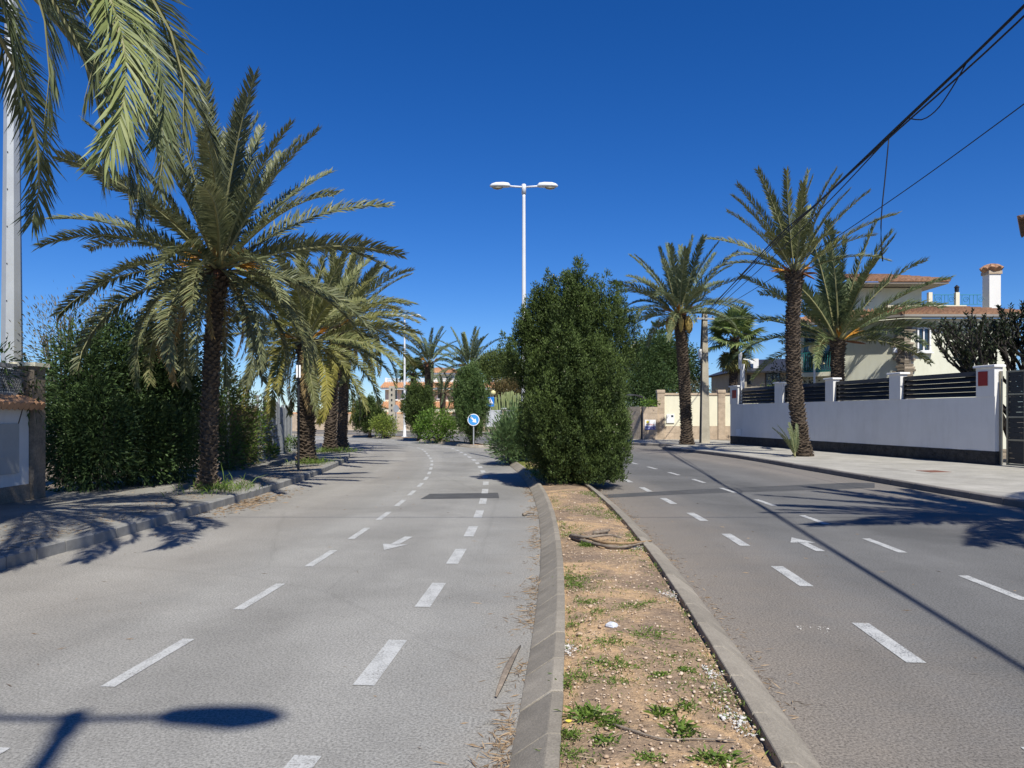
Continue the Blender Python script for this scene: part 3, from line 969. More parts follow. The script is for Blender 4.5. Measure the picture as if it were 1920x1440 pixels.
# right side of the road
palm('tall leaning date palm with stiff upright fronds on the pale pavement', (10.78, 27.6, 0.12), (10.5, 27.7, 6.9), 0.285, 0.24, 27, 3.55, 67, elev=(87, 18), bend=(8, 54), tint=(1.12, 1.1, 0.85), yellow=0.35, nfl=2, nsh=5, ndead=0, lean=(-0.22, 0), sized=0.85)
palm('date palm with yellow date bunches beside the concrete utility pole', (9.0, 38.4, 0.12), (8.6, 38.4, 6.8), 0.30, 0.29, 42, 3.65, 71, elev=(84, -4), bend=(12, 70), tint=(0.9, 0.97, 0.92), yellow=0.15, nfl=4, nsh=8, nbunch=7, ndead=0, lean=(0.05, 0))
palm('low wide date palm in the garden behind the white wall', (14.35, 33.0, 0.1), (14.4, 33.0, 4.9), 0.28, 0.28, 36, 4.7, 83, elev=(86, 0), bend=(12, 60), tint=(0.85, 0.97, 0.85), yellow=0.15, nfl=3, nsh=2, ndead=0)
palm('roadside date palm standing nearer the viewer than the white wall gate, seen by its shadow', (10.4, 6.1, 0.12), (10.25, 6.1, 7.2), 0.33, 0.30, 42, 3.85, 97, elev=(84, -25), bend=(14, 80), nfl=3, nsh=2, ndead=0)
# far off
palm('distant date palm rising behind the pointed cypress trees, with a bare dark trunk', (-8.5, 76, 0), (-8.45, 76, 6.9), 0.5, 0.42, 26, 3.7, 101, elev=(86, -18), bend=(12, 74), tint=(0.8, 0.9, 0.85), nfl=3, nsh=4, ndead=0, group='date palms beyond the bend')
palm('distant date palm standing just behind the taller pointed cypress', (-4.3, 74, 0), (-4.2, 74, 6.4), 0.42, 0.36, 34, 3.9, 107, elev=(86, -22), bend=(10, 78), tint=(0.85, 0.95, 0.88), nfl=6, nsh=4, ndead=0, group='date palms beyond the bend')
palm('small arching palm tinted dark as if in shadow, in front of the far cream house', (-6.3, 68, 0), (-6.3, 68, 3.6), 0.28, 0.26, 26, 2.0, 109, elev=(80, -20), bend=(40, 120), tint=(0.5, 0.62, 0.5), nfl=0, nsh=0, ndead=0, group='date palms beyond the bend')  # low tint puts the shadow into the frond colour
# young sucker at the foot of the leaning palm
sk = empty('palm_seedling', (10.2, 26.9, 0.13), 0, 'young palm sucker with a few thin fronds at the foot of the leaning palm', 'palm seedling')
for i, (az, el) in enumerate(((2.6, 62), (3.3, 70), (0.9, 75), (2.0, 80), (1.4, 60), (3.9, 52))):
    o = link('frond', FRONDS[22][i % 2], sk)
    o.matrix_basis = Matrix.Rotation(az, 4, 'Z') @ Matrix.Rotation(-R(el), 4, 'Y') @ Matrix.Scale(0.36, 4)
    o.color = (0.9, 0.95, 0.8, 1)


def fan_leaf(seed):
    r = random.Random(seed)
    mb = MB()
    mb.tube([(0, 0, 0), (0.5, 0, 0.04), (1.0, 0, 0.0)], [0.02, 0.016, 0.012], 4)
    nf = len(mb.f)
    k = 30
    for i in range(k):
        a = R(-125 + 250 * (i + 0.5) / k)
        ln = 0.95 * (0.75 + 0.25 * math.cos(a * 0.6)) * r.uniform(0.9, 1.08)
        w = R(250 / k) * 0.55
        z = 0.10 * math.cos(a)
        p = lambda rr, an, dz: (1.0 + rr * math.cos(an), rr * math.sin(an), z * rr + dz)
        q = 0.03 if i % 2 else 0.0
        mb.add([p(0.02, a, 0), p(ln * 0.6, a - w, q), p(ln * 0.6, a + w, -q), p(ln, a, -0.22 * r.uniform(0.4, 1.6))], [(0, 1, 2), (1, 3, 2)])
    me = mb.mesh('fan_leaf', FAN)
    me.materials.append(RACHIS)
    at_ = me.attributes.new('rnd', 'FLOAT', 'POINT')
    at_.data.foreach_set('value', np.array([r.random() for _ in me.vertices], np.float32))
    return me


FANS = [fan_leaf(1), fan_leaf(2), fan_leaf(3)]


def fan_palm(label, base, top, r0, n, s, seed, skirt=True):
    r = random.Random(seed)
    root = empty('fan_palm', base, 0, label, 'palm tree', 'fan palms')
    rel = tuple(b - a for a, b in zip(base, top))
    trunk_build(root, base, rel, r0, r0 * 0.9, seed, dz=0.015)
    for i in range(n + (14 if skirt else 0)):
        t = i / n
        o = link('fan_leaf', FANS[i % 3], root)
        az = i * 2.39996
        el = 80 - 105 * t + r.uniform(-8, 8) if i < n else r.uniform(-78, -55)
        o.matrix_basis = Matrix.Translation(Vector(rel) + Vector((0, 0, 0.0 if i < n else -0.25))) @ Matrix.Rotation(az, 4, 'Z') @ Matrix.Rotation(-R(el), 4, 'Y') @ Matrix.Rotation(R(r.uniform(-30, 30)), 4, 'X') @ Matrix.Scale(s * r.uniform(0.85, 1.1), 4)
        v = r.uniform(0.8, 1.15)
        o.color = (v, v, v * 0.9, 1) if i < n else (1.3 * v, 0.95 * v, 0.8 * v, 1)
    return root


fan_palm('bushy fan palm with drooping dry leaves behind the cream wall', (15.9, 54, 0), (16.1, 54, 7.2), 0.34, 40, 1.25, 5)
fan_palm('small distant fan palm in front of the white balustrade', (-10.4, 78, 0), (-10.3, 78, 6.0), 0.32, 24, 1.1, 9, skirt=False)


# ------------------------------------------------------------------ trees and bushes
def cypress(name, label, base, lobes, n, mat, size, group=None, trunk_h=0.5, trunk_r=0.12, tuft=4, sprays=500, spray=0.24):
    """lobes: (x, y, z of the centre, horizontal radius, vertical radius), all relative to the base"""
    root = empty(name, base, 0, label, 'cypress tree', group)
    MB().tube([(0, 0, -0.05), (0.02, 0, trunk_h * 0.5), (0, 0.02, trunk_h + 0.8)], [trunk_r * 1.25, trunk_r, trunk_r * 0.8], 9).build('trunk', WOOD, root, smooth=True)
    tot = sum(l[3] * l[4] for l in lobes)
    Ps, Ds, Rs = [], [], []
    def blades(C, N, upw, rr):
        D = unit(N * 0.7 + np.array((0, 0, upw)) + rng.normal(size=C.shape) * 0.2)
        for j in range(tuft):
            Ps.append(C + rng.normal(size=C.shape) * size * 0.35)
            Ds.append(unit(D + rng.normal(size=C.shape) * 0.42))
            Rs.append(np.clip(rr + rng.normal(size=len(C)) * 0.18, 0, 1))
    for (x, y, z, rh, rv) in lobes:
        area = rh * rv / tot
        # inner fill, coloured darker to suggest shade in the gaps
        C, N = ell(max(30, int(n * 0.5 * area)), (x, y, z), (rh * 0.84, rh * 0.84, rv * 0.9), 0.55, 1.0)
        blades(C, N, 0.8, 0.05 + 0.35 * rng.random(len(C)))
        # flame-like sprays standing on the lobe, coloured lighter upwards like lit tips
        m = max(8, int(sprays * area))
        C0, N0 = ell(m, (x, y, z), (rh, rh, rv), 0.86, 1.0)
        for c, nn in zip(C0, N0):
            q = rng.uniform(0.75, 1.35) * spray
            k = max(10, int(n * 0.6 / sprays))
            d = unit(rng.normal(size=(k, 3)))
            hh = (d[:, 2] + 1) / 2
            off = d * np.array((q * 0.46, q * 0.46, q * 1.2)) * rng.uniform(0.75, 1.0, (k, 1))
            off[:, :2] *= (1.1 - 0.55 * hh ** 1.5)[:, None]
            off[:, :2] += nn[:2] * (0.25 * q + 0.12 * q * hh[:, None])
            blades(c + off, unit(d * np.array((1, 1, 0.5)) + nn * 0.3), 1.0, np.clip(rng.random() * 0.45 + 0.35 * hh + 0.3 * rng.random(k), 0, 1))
    P, D, rn = np.concatenate(Ps), np.concatenate(Ds), np.concatenate(Rs)
    keep = P[:, 2] > 0.06
    P, D, rn = P[keep], D[keep], rn[keep]
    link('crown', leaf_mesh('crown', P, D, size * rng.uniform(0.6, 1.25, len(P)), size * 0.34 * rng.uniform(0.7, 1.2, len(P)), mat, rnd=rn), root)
    return root


def from_px(items, Yb, bx):
    """lobes given by where they show in the photo at distance Yb: (px, py top, py bottom, half width px, depth shift)"""
    out = []
    for px, yt, yb, hw, dy in items:
        Y = Yb + dy
        k = Y / F
        zt, zb = H - (yt - HOR) * k, H - (yb - HOR) * k
        out.append(((px - 960) * k - bx, dy, (zt + zb) / 2, hw * k, (zt - zb) / 2))
    return out


big = from_px([(1075, 530, 800, 62, 0.1), (1035, 512, 700, 24, 0.0), (1074, 508, 640, 20, -0.2), (1100, 518, 700, 24, 0.2), (1010, 540, 760, 28, 0.2), (984, 600, 740, 36, 0.1), (1000, 570, 700, 30, 0.2), (1130, 540, 790, 34, 0.3),
               (1152, 545, 780, 22, 0.9), (1178, 575, 690, 15, 1.6), (1065, 640, 890, 72, -0.55), (1030, 660, 870, 32, -0.4), (1110, 640, 900, 54, -0.4), (1142, 690, 900, 28, 0.0), (1075, 770, 925, 62, -0.5),
               (1115, 790, 928, 48, -0.55), (1142, 800, 916, 26, -0.2), (1035, 800, 916, 30, -0.3), (1060, 560, 800, 50, -0.35), (1000, 690, 860, 28, 0.2), (1090, 640, 850, 78, 0.7), (1085, 770, 915, 66, 0.5)], 17.2, 1.38)
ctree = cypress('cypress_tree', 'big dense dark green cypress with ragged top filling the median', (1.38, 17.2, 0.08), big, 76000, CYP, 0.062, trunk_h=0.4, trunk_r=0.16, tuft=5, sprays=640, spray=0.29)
# small pale cones on it
pc = MB()
for (x, y, z, rh, rv) in big:
    C, N = ell(9, (x, y, z), (rh * 0.98, rh * 0.98, rv * 0.98), 0.95, 1.0)
    for c in C:
        if c[1] < y + 0.1 and c[2] > 0.3:
            pc.lathe([(0.004, -0.014), (0.015, -0.006), (0.016, 0.006), (0.005, 0.014)], 5, tuple(c))
o = pc.build('cones', M('cypress_cone', (0.45, 0.42, 0.30), 0.8, 0.2, 20, 0, 40), ctree); o['kind'] = 'stuff'


def spindle(pxs, yt, yb, hw, Y, bx):
    return from_px([(pxs, yt, yb - 6, hw, 0), (pxs - hw * 0.35, yt + 14, yb - 12, hw * 0.62, 0.1), (pxs + hw * 0.35, yt + 10, yb - 10, hw * 0.62, 0.1), (pxs, yt + 20, yb - 4, hw * 0.85, -0.35), (pxs + 3, yt + 2, yt + 50, hw * 0.4, 0), (pxs - 6, yt + 6, yt + 45, hw * 0.35, -0.1)], Y, bx)


cypress('cypress_tree', 'pointed cypress directly behind the round blue arrow sign', (-2.1, 39.6, 0.08), spindle(882, 684, 832, 31, 39.6, -2.1), 9000, CYPL, 0.11, 'trimmed cypresses on the far median', 0.5, 0.16, sprays=170, spray=0.3)
cypress('cypress_tree', 'rounded trimmed cypress beside the far lamp post', (-5.85, 47.0, 0.08), spindle(784, 718, 815, 28, 47.0, -5.85), 8000, CYP, 0.115, 'trimmed cypresses on the far median', 0.7, 0.16, sprays=140, spray=0.32)
lw = from_px([(692, 752, 808, 28, 0), (678, 768, 810, 20, 0), (708, 766, 808, 20, 0), (690, 745, 780, 14, 0)], 54, -10.3)
cypress('cypress_tree', 'low spreading dark cypress with a bare trunk, furthest on the far median', (-10.3, 54, 0.08), lw, 5200, CYP, 0.13, 'trimmed cypresses on the far median', 0.7, 0.15, sprays=100, spray=0.32)


def bush(name, label, base, lobes, n, per, mat, leaf, width, cat='bush', cr=0.10, stems=6, up=0.5, group=None, droop=0.1, lo=0.55, mats=None, stem_mat=WOOD):
    root = empty(name, base, 0, label, cat, group)
    sm = MB()
    for k in range(stems):
        l = random.choice(lobes)
        d = Vector((l[0] + random.uniform(-.6, .6) * l[3], l[1] + random.uniform(-.6, .6) * l[3], l[2] + l[4] * 0.4))
        b0 = Vector((random.uniform(-.12, .12), random.uniform(-.12, .12), -0.03))
        if abs(l[0]) > 1.0 or abs(l[1]) > 1.0: b0 += Vector((l[0] * 0.8, l[1] * 0.8, 0))
        sm.tube([b0, b0.lerp(d, 0.45) + Vector((random.uniform(-.1, .1), random.uniform(-.1, .1), 0.05)), d], [0.035, 0.025, 0.01], 5)
    if stems: sm.build('stems', stem_mat, root)
    tot = sum(l[3] ** 1.3 * l[4] for l in lobes)
    for mi, m_ in enumerate(mats or [mat]):
        Ps, Ds, Rs = [], [], []
        for (x, y, z, rh, rv) in lobes:
            k = max(6, int(n / len(mats or [1]) * rh ** 1.3 * rv / tot))
            P, D, rn = clumps(k, per, (x, y, z), (rh, rh, rv), cr, lo, 1.02)
            Ps.append(P); Ds.append(unit(D + np.array((0, 0, up)))); Rs.append(rn)
        P, D, rn = np.concatenate(Ps), np.concatenate(Ds), np.concatenate(Rs)
        kp = P[:, 2] > 0.03
        P, D, rn = P[kp], D[kp], rn[kp]
        link('foliage', leaf_mesh('foliage', P, D, leaf * rng.uniform(0.6, 1.25, len(P)), width * rng.uniform(0.7, 1.3, len(P)), m_, droop=droop, rnd=rn), root)
    return root


bush('oleander_bush', 'grey green oleander at the tip of the median beside the big cypress', (0.12, 25.8, 0.08),
     from_px([(966, 785, 866, 36, -1.2), (948, 795, 866, 24, -1.5), (992, 775, 866, 32, -1.0), (968, 770, 830, 26, -.8), (990, 762, 850, 26, -.6)], 25.8, 0.12), 900, 13, OLEA, 0.19, 0.032, 'oleander bush', 0.13, 10, 0.7)
bush('leafy_bush', 'round fresh green bush between the two trimmed cypresses', (-4.2, 43.2, 0.08), from_px([(818, 768, 828, 34, 0), (800, 780, 826, 20, 0), (838, 776, 828, 20, 0)], 43.2, -4.2), 420, 11, BUSH, 0.15, 0.06, 'bush', 0.14, 6, 0.4, 'bushes on the far median')
bush('leafy_bush', 'yellow green bush below the concrete pole with holes', (-8.95, 52, 0.08), from_px([(720, 780, 818, 20, 0), (712, 784, 815, 12, 0), (730, 792, 820, 12, 0)], 52, -8.95), 260, 11, YELL, 0.15, 0.06, 'bush', 0.14, 5, 0.4, 'bushes on the far median')

# big shrubbery on the left
sh = []
for px, yt, yb, hw, Y in ((150, 610, 930, 55, 15.2), (215, 590, 930, 60, 16.2), (290, 590, 930, 60, 17.2), (340, 640, 920, 40, 17.6), (120, 700, 940, 40, 14.8), (180, 720, 935, 60, 15.0), (260, 740, 930, 60, 16.0), (330, 760, 915, 45, 16.6),
                          (240, 600, 800, 60, 17.0), (300, 620, 800, 50, 18.0), (345, 690, 880, 30, 18.4)):
    k = Y / F
    zt, zb = H - (yt - HOR) * k, max(0.1, H - (yb - HOR) * k)
    sh.append(((px - 960) * k + 8.4, Y - 16.4, (zt + zb) / 2 - 0.14, hw * k, (zt - zb) / 2))
bush('large_shrub', 'huge evergreen shrub with leaves darkened for palm shade, overhanging the pavement beside the white wall', (-8.4, 16.4, 0.14), sh, 4200, 18, SHRUB, 0.115, 0.034, 'shrub', 0.15, 22, 0.2, lo=0.25, mats=[SHRUB, SHRUB, TREE])
dry = []
for px, yt, yb, hw, Y in ((95, 590, 720, 38, 16.5), (130, 560, 660, 34, 17.0), (210, 550, 640, 40, 17.4)):
    k = Y / F
    zt, zb = H - (yt - HOR) * k, H - (yb - HOR) * k
    dry.append(((px - 960) * k + 10.2, Y - 17, (zt + zb) / 2 - 0.14, hw * k, (zt - zb) / 2))
bush('thin_shrub', 'thin half dry shrub with bare twigs rising behind the large dark shrub', (-10.2, 17.0, 0.14), dry, 260, 9, SHRUBY, 0.12, 0.022, 'shrub', 0.22, 40, 0.8, lo=0.1)
# overhanging sprig at the wall lattice
bush('creeper_shrub', 'trailing dark shrub spilling over the lattice wall', (-8.7, 12.4, 0.14), [(-0.2, 0.4, 2.35, 0.35, 0.32), (0.1, 1.0, 2.0, 0.3, 0.5), (-0.3, -0.3, 2.5, 0.35, 0.22)], 60, 14, SHRUB, 0.13, 0.03, 'shrub', 0.12, 5, 0.0)
# roadside hedge further on
hg = []
for px, yt, yb, hw, Y in ((420, 700, 885, 26, 20.5), (445, 720, 875, 24, 22.0), (470, 740, 872, 20, 23.0), (488, 755, 865, 16, 24.6), (425, 790, 890, 24, 20.2), (410, 660, 850, 26, 21.5), (455, 790, 880, 18, 21.6)):
    k = Y / F
    zt, zb = H - (yt - HOR) * k, max(0.1, H - (yb - HOR) * k)
    hg.append(((px - 960) * k + 8.4, Y - 22, (zt + zb) / 2 - 0.14, hw * k, (zt - zb) / 2))
bush('overgrown_hedge', 'overgrown mixed hedge of green and brown along the pavement behind the big palm', (-8.4, 22, 0.14), hg, 900, 14, HEDGE, 0.14, 0.035, 'hedge', 0.15, 12, 0.5, mats=[HEDGE, SHRUBY, BUSH], lo=0.4)
for i, (px, py, Y, s, lab) in enumerate(((505, 850, 25.4, 0.22, 'bright green weed against the torn screen fence'), (545, 850, 29.5, 0.3, 'tall grassy weed past the end of the screen fence'))):
    x = (px - 960) * Y / F
    bush('roadside_weed', lab, (x, Y, 0.14), [(0, 0, s, s, s)], 40, 12, BUSH, 0.16, 0.03, 'weed', 0.08, 0, 0.8)
# grass at palm feet
for i, (x, y, lab) in enumerate(((-5.75, 14.9, 'grass tuft at the foot of the big date palm'), (-6.2, 23.0, 'dark grass tuft at the foot of the short palm'), (-6.9, 30.4, 'bright grass tuft on the corner below the yellowing palm'), (-7.6, 29.8, 'tall grass clump left of the yellowing palm trunk'))):
    nt_ = 420
    P = np.c_[rng.normal(0, 0.30, nt_) + 0.15 * np.sin(rng.random(nt_) * 9), rng.normal(0, 0.5, nt_), np.zeros(nt_)]
    D = np.c_[rng.normal(0, 0.55, (nt_, 2)), np.ones(nt_)]
    o = link('leaves', leaf_mesh('leaves', P, D, rng.gamma(3.0, 0.06, nt_) + 0.05, 0.014, WEED, droop=0.3), empty('grass_tuft', (x, y, 0.14)))
    o.name = 'leaves'
    tag(o.parent, lab, 'grass tuft', 'grass tufts at palm feet')


def tree(name, label, base, trunk, limbs, lobes, n, per, mat, leaf, width, cr=0.25, cat='tree', group=None, mats=None, up=0.2, lo=0.5, bark=WOOD, tr=0.2):
    root = empty(name, base, 0, label, cat, group)
    mb = MB().tube(trunk, [tr * (1 - 0.45 * i / (len(trunk) - 1)) for i in range(len(trunk))], 9)
    mb.build('trunk', bark, root, smooth=True)
    lm = MB()
    for k, l in enumerate(lobes):
        a = Vector(trunk[-1]).lerp(Vector(trunk[-2]), random.random() * 0.8)
        b = Vector(l[:3])
        mid = a.lerp(b, 0.5) + Vector((random.uniform(-.2, .2), random.uniform(-.2, .2), -0.15))
        lm.tube([a, mid, b], [tr * 0.45, tr * 0.3, tr * 0.12], 6)
        for q in range(3):
            e = b + Vector((random.uniform(-1, 1) * l[3], random.uniform(-1, 1) * l[3], random.uniform(-.3, .8) * l[4])) * 0.8
            lm.tube([mid.lerp(b, 0.6), e], [tr * 0.16, tr * 0.05], 4)
    lm.build('limbs', bark, root)
    for mi, m_ in enumerate(mats or [mat]):
        Ps, Ds, Rs = [], [], []
        tot = sum(l[3] ** 2 * l[4] for l in lobes)
        for (x, y, z, rh, rv) in lobes:
            k = max(8, int(n / len(mats or [1]) * rh ** 2 * rv / tot))
            P, D, rn = clumps(k, per, (x, y, z), (rh, rh, rv), cr, lo, 1.03)
            Ps.append(P); Ds.append(unit(D + np.array((0, 0, up)))); Rs.append(rn)
        P, D, rn = np.concatenate(Ps), np.concatenate(Ds), np.concatenate(Rs)
        link('crown', leaf_mesh('crown', P, D, leaf * rng.uniform(0.6, 1.3, len(P)), width * rng.uniform(0.7, 1.3, len(P)), m_, droop=0.1, rnd=rn), root)
    return root


def plobes(items, Y, bx):
    return from_px(items, Y, bx)


tree('pine_tree', 'spreading pine with bare crooked branches above the far slatted fence', (-1.6, 73, 0), [(0, 0, -0.1), (0.15, 0, 1.5), (-0.1, 0.1, 3.0), (0.1, 0, 4.2)], 0,
     plobes([(935, 662, 700, 34, 0), (905, 680, 712, 24, -.5), (965, 675, 712, 26, 0), (985, 690, 730, 22, .5), (930, 690, 715, 26, -1)], 73, -1.6), 1100, 16, PINE, 0.26, 0.075, 0.26, 'pine tree', up=0.6, tr=0.17)
tree('pine_tree', 'low browned pine bough beside the cactus clump', (0.9, 71, 0), [(0, 0, -0.1), (0.1, 0, 1.5), (-0.2, 0, 3.0)], 0,
     plobes([(960, 715, 738, 24, 0), (980, 712, 740, 18, .3), (935, 722, 740, 14, 0)], 71, 0.9), 420, 15, PINEB, 0.24, 0.07, 0.22, 'pine tree', up=0.5, tr=0.13)
tree('garden_tree', 'broad dense green tree behind the stone pillar with the estate sign', (10.9, 56, 0), [(0, 0, -0.1), (0.1, 0, 1.4), (0, 0.1, 2.8)], 0,
     plobes([(1225, 628, 745, 36, 0), (1255, 632, 720, 36, .5), (1200, 650, 760, 34, -.5), (1285, 650, 735, 26, 0), (1295, 690, 745, 20, 0), (1235, 690, 765, 36, -1.2), (1195, 700, 775, 26, -1.5)], 56, 10.9), 2200, 18, TREE, 0.22, 0.08, 0.26, 'tree', up=0.2, lo=0.45, tr=0.22)
# brown climber behind the cream wall
bush('brown_hedge', 'brownish creeper showing above the cream wall beside the palm trunk', (12.3, 48.2, 0.1), [(-0.6, 0, 2.9, 0.7, 0.8), (0.4, 0, 2.6, 0.7, 0.6), (2.0, 0.2, 2.7, 0.8, 0.5)], 160, 12, SHRUBY, 0.15, 0.03, 'hedge', 0.16, 8, 0.4)
bush('planter_shrub', 'bright green shrub spilling over the low stone pillar', (8.6, 46.7, 2.18), [(-0.1, 0, 0.22, 0.36, 0.22), (0.3, -0.1, 0.2, 0.32, 0.2), (0.1, -0.25, 0.1, 0.3, 0.18)], 60, 12, BUSH, 0.13, 0.06, 'shrub', 0.1, 3, 0.2)
bush('garden_shrub', 'leafy shrub behind the first dark louvre of the white wall', (16.2, 44.0, 0.1), [(0, 0, 2.9, 1.3, 0.7), (-1.3, 0.2, 2.7, 0.7, 0.5), (1.4, 0.2, 2.7, 0.8, 0.5)], 170, 12, YELL, 0.16, 0.05, 'shrub', 0.16, 6, 0.4, mats=[BUSH, SHRUBY])

# araucaria: tiers of thin drooping boughs
ar = empty('araucaria_tree', (13.0, 66, 0), 0, 'thin tiered araucaria showing between the cypress and the date palm', 'conifer tree')
MB().tube([(0, 0, -0.1), (0, 0, 5), (0, 0, 10.2)], [0.22, 0.15, 0.04], 8).build('trunk', WOOD, ar)
am = MB(); aP, aD = [], []
for ti in range(9):
    z = 4.6 + ti * 0.62
    ln = 2.3 * (1 - ti / 11)
    for k in range(6):
        a = k * 1.047 + ti * 0.4
        e = Vector((math.cos(a) * ln, math.sin(a) * ln, z + 0.25))
        m_ = Vector((math.cos(a) * ln * 0.55, math.sin(a) * ln * 0.55, z - 0.12))
        am.tube([(0, 0, z), m_, e], [0.05, 0.035, 0.015], 4)
        for q in range(26):
            t = 0.25 + 0.75 * q / 26
            p = Vector((0, 0, z)).lerp(m_, t / 0.5) if t < 0.5 else m_.lerp(e, (t - 0.5) / 0.5)
            for w in range(3):
                aP.append(p); aD.append((math.cos(a) * .4 + random.uniform(-.6, .6), math.sin(a) * .4 + random.uniform(-.6, .6), 0.7))
am.build('boughs', WOOD, ar)
link('crown', leaf_mesh('crown', np.array(aP), np.array(aD), 0.28, 0.07, TREE), ar)


# dark tree behind the gate post: thick upturned branches ending in leaf rosettes
def dark_tree():
    root = empty('dark_garden_tree', (17.9, 26.2, 0.1), 0, 'dark gnarled tree with upturned leafy branch ends behind the gate post', 'tree')
    r = random.Random(12)
    mb = MB(); P, D = [], []
    def grow(p, d, L, rad, lev):
        q = p + d * L
        m_ = p.lerp(q, 0.5) + Vector((r.uniform(-.06, .06), r.uniform(-.06, .06), r.uniform(-.05, .05)))
        mb.tube([p, m_, q], [rad, rad * 0.85, rad * 0.7], 6)
        if lev >= 2:
            k = int(8 + 6 * (lev > 3))
            for i in range(k):
                t = r.uniform(0.1 if lev > 3 else 0.5, 1.05)
                c = p.lerp(q, t)
                a = r.uniform(0, 6.283)
                P.append(c); D.append((math.cos(a) * 0.9 + d.x * .7, math.sin(a) * 0.9 + d.y * .7, r.uniform(-.2, .7) + d.z * .7))
        if lev < 5:
            for k in range(3 if lev < 3 else 2):
                nd = (d + Vector((r.uniform(-.95, .95), r.uniform(-.8, .8), r.uniform(-.15, .55)))).normalized()
                if lev >= 2: nd = (nd + Vector((0, 0, 0.42))).normalized()
                grow(q, nd, L * r.uniform(0.62, 0.88), rad * 0.66, lev + 1)
    for d in ((-0.45, 0, 1), (0.35, 0.1, 1), (0.05, -0.2, 1), (-0.1, 0.2, 1)):
        grow(Vector((0, 0, -0.1)), Vector(d).normalized(), 1.62, 0.17, 0)
    mb.build('branches', M('dark_bark', (0.035, 0.03, 0.026), 0.9, 0.3, 8, 0.4, 50), root)
    P, D = np.array([tuple(p) for p in P]), np.array(D)
    link('crown', leaf_mesh('crown', P, D, rng.uniform(0.10, 0.20, len(P)), 0.06, DARKT), root)


dark_tree()
bush('dark_hedge', 'dark clipped hedge behind the black gate', (18.0, 24.4, 0.1), [(-0.3, 0, 2.4, 1.0, 2.2), (1.3, 0, 2.6, 1.1, 2.5), (2.8, -0.5, 2.6, 1.2, 2.6)], 700, 14, DARKT, 0.12, 0.05, 'hedge', 0.16, 4, 0.3)

bush('dark_hedge', 'tall dark hedge standing in for a shadowed gap behind the globe lamp and leaning palm', (14.6, 37.4, 0.1), [(-0.1, 0, 2.3, 0.8, 2.3), (0.7, 0.5, 2.4, 0.8, 2.4), (-0.9, 0.6, 2.2, 0.6, 2.2)], 420, 14, DARKT, 0.13, 0.06, 'hedge', 0.16, 4, 0.3)  # near-black leaves stand in for deep shadow beside the villa

# cactus clump
ca = empty('cactus_clump', (-0.2, 67.5, 0.12), 0, 'pale green column cactus clump above the far slatted fence', 'cactus')
cm = MB()
for k in range(150):
    x, y = random.uniform(-1.6, 1.6), random.uniform(-0.5, 0.5)
    h = 3.45 - 0.35 * x * x + random.uniform(-0.7, 0.35)
    cm.tube([(x * 0.7, y * 0.6, 0.5), (x, y, 2.0), (x * 1.08, y, h - 0.1), (x * 1.08, y, h)], [0.04, 0.05, 0.045, 0.012], 6)
o = cm.build('stems', CACT, ca)
at_ = o.data.attributes.new('rnd', 'FLOAT', 'POINT'); at_.data.foreach_set('value', rng.random(len(o.data.vertices)).astype(np.float32))
o['kind'] = 'stuff'


# ------------------------------------------------------------------ street lamps
def lamp(label, base, h, rz):
    root = empty('street_lamp', base, rz, label, 'street lamp', 'double arm street lamps on the median')
    MB().lathe([(0.16, 0.0), (0.16, 0.05), (0.11, 0.08), (0.095, 0.9), (0.09, 1.0), (0.055, h - 0.45), (0.055, h - 0.30)], 14).build('pole', LAMPW, root, smooth=True)
    MB().box(-0.2, 0.2, -0.2, 0.2, -0.05, 0.06, 0.02).build('base_plate', GALV, root)
    MB().lathe([(0.075, h - 0.34), (0.075, h - 0.02), (0.05, h)], 14).build('collar', LAMPW, root, smooth=True)
    for s in (-1, 1):
        MB().tube([(s * 0.05, 0, h - 0.10), (s * 0.58, 0, h - 0.085 + 0.02)], 0.032, 10).build('arm', LAMPW, root, smooth=True)
        hd = MB()
        rings = []
        for x, w, t, b in ((0.46, 0.05, 0.05, -0.03), (0.52, 0.10, 0.11, -0.05), (0.70, 0.135, 0.13, -0.055), (0.95, 0.14, 0.12, -0.06), (1.08, 0.10, 0.08, -0.05), (1.15, 0.03, 0.02, -0.03)):
            rings.append([(s * x, w * math.cos(a), h - 0.06 + (t if math.sin(a) > 0 else -b) * math.sin(a)) for a in np.linspace(0, 2 * math.pi, 15)[:-1]])
        ob = hd.loft(rings).build('lamp_head', LAMPW, root, smooth=True)
        ln = MB()
        rings = []
        for x, w, d in ((0.70, 0.03, 0.0), (0.76, 0.10, 0.05), (0.90, 0.115, 0.075), (1.03, 0.08, 0.05), (1.08, 0.02, 0.0)):
            rings.append([(s * x, w * math.cos(a), h - 0.105 - d * (0.5 - 0.5 * math.sin(a))) for a in np.linspace(0, 2 * math.pi, 13)[:-1]])
        ln.loft(rings).build('lens', LENS, ob, smooth=True)
    return root


lamp('tall white double arm street lamp rising behind the big cypress', (0.40, 25.2, 0.09), 9.35, 0.0)
lamp('smaller looking white double arm street lamp beyond the bend by the rounded cypress', (-7.55, 52.5, 0.09), 8.6, 0.1)
lamp('double arm street lamp known by its shadow on the near asphalt', (-0.15, -3.05, 0.09), 9.2, 0.0)

# tall mast at the far left
ms = empty('tall_mast', (-10.85, 16.2, 0.1), 0, 'thick tapering grey steel mast behind the lattice wall', 'mast')
MB().lathe([(0.22, 0), (0.215, 2.0), (0.11, 12.5), (0.09, 15.0)], 8).build('shaft', GALV, ms)
for k in range(14):
    MB().lathe([(0.012, 0), (0.012, 0.008)], 6).build('bolt', DARKM, ms, loc=(0.02, -0.212 + 0.0098 * (0.8 * k), 2.4 + 0.8 * k), rot=(R(90), 0, 0))
MB().box(-0.6, 0.6, -0.15, 0.15, 14.9, 15.1).build('head_bar', GALV, ms)

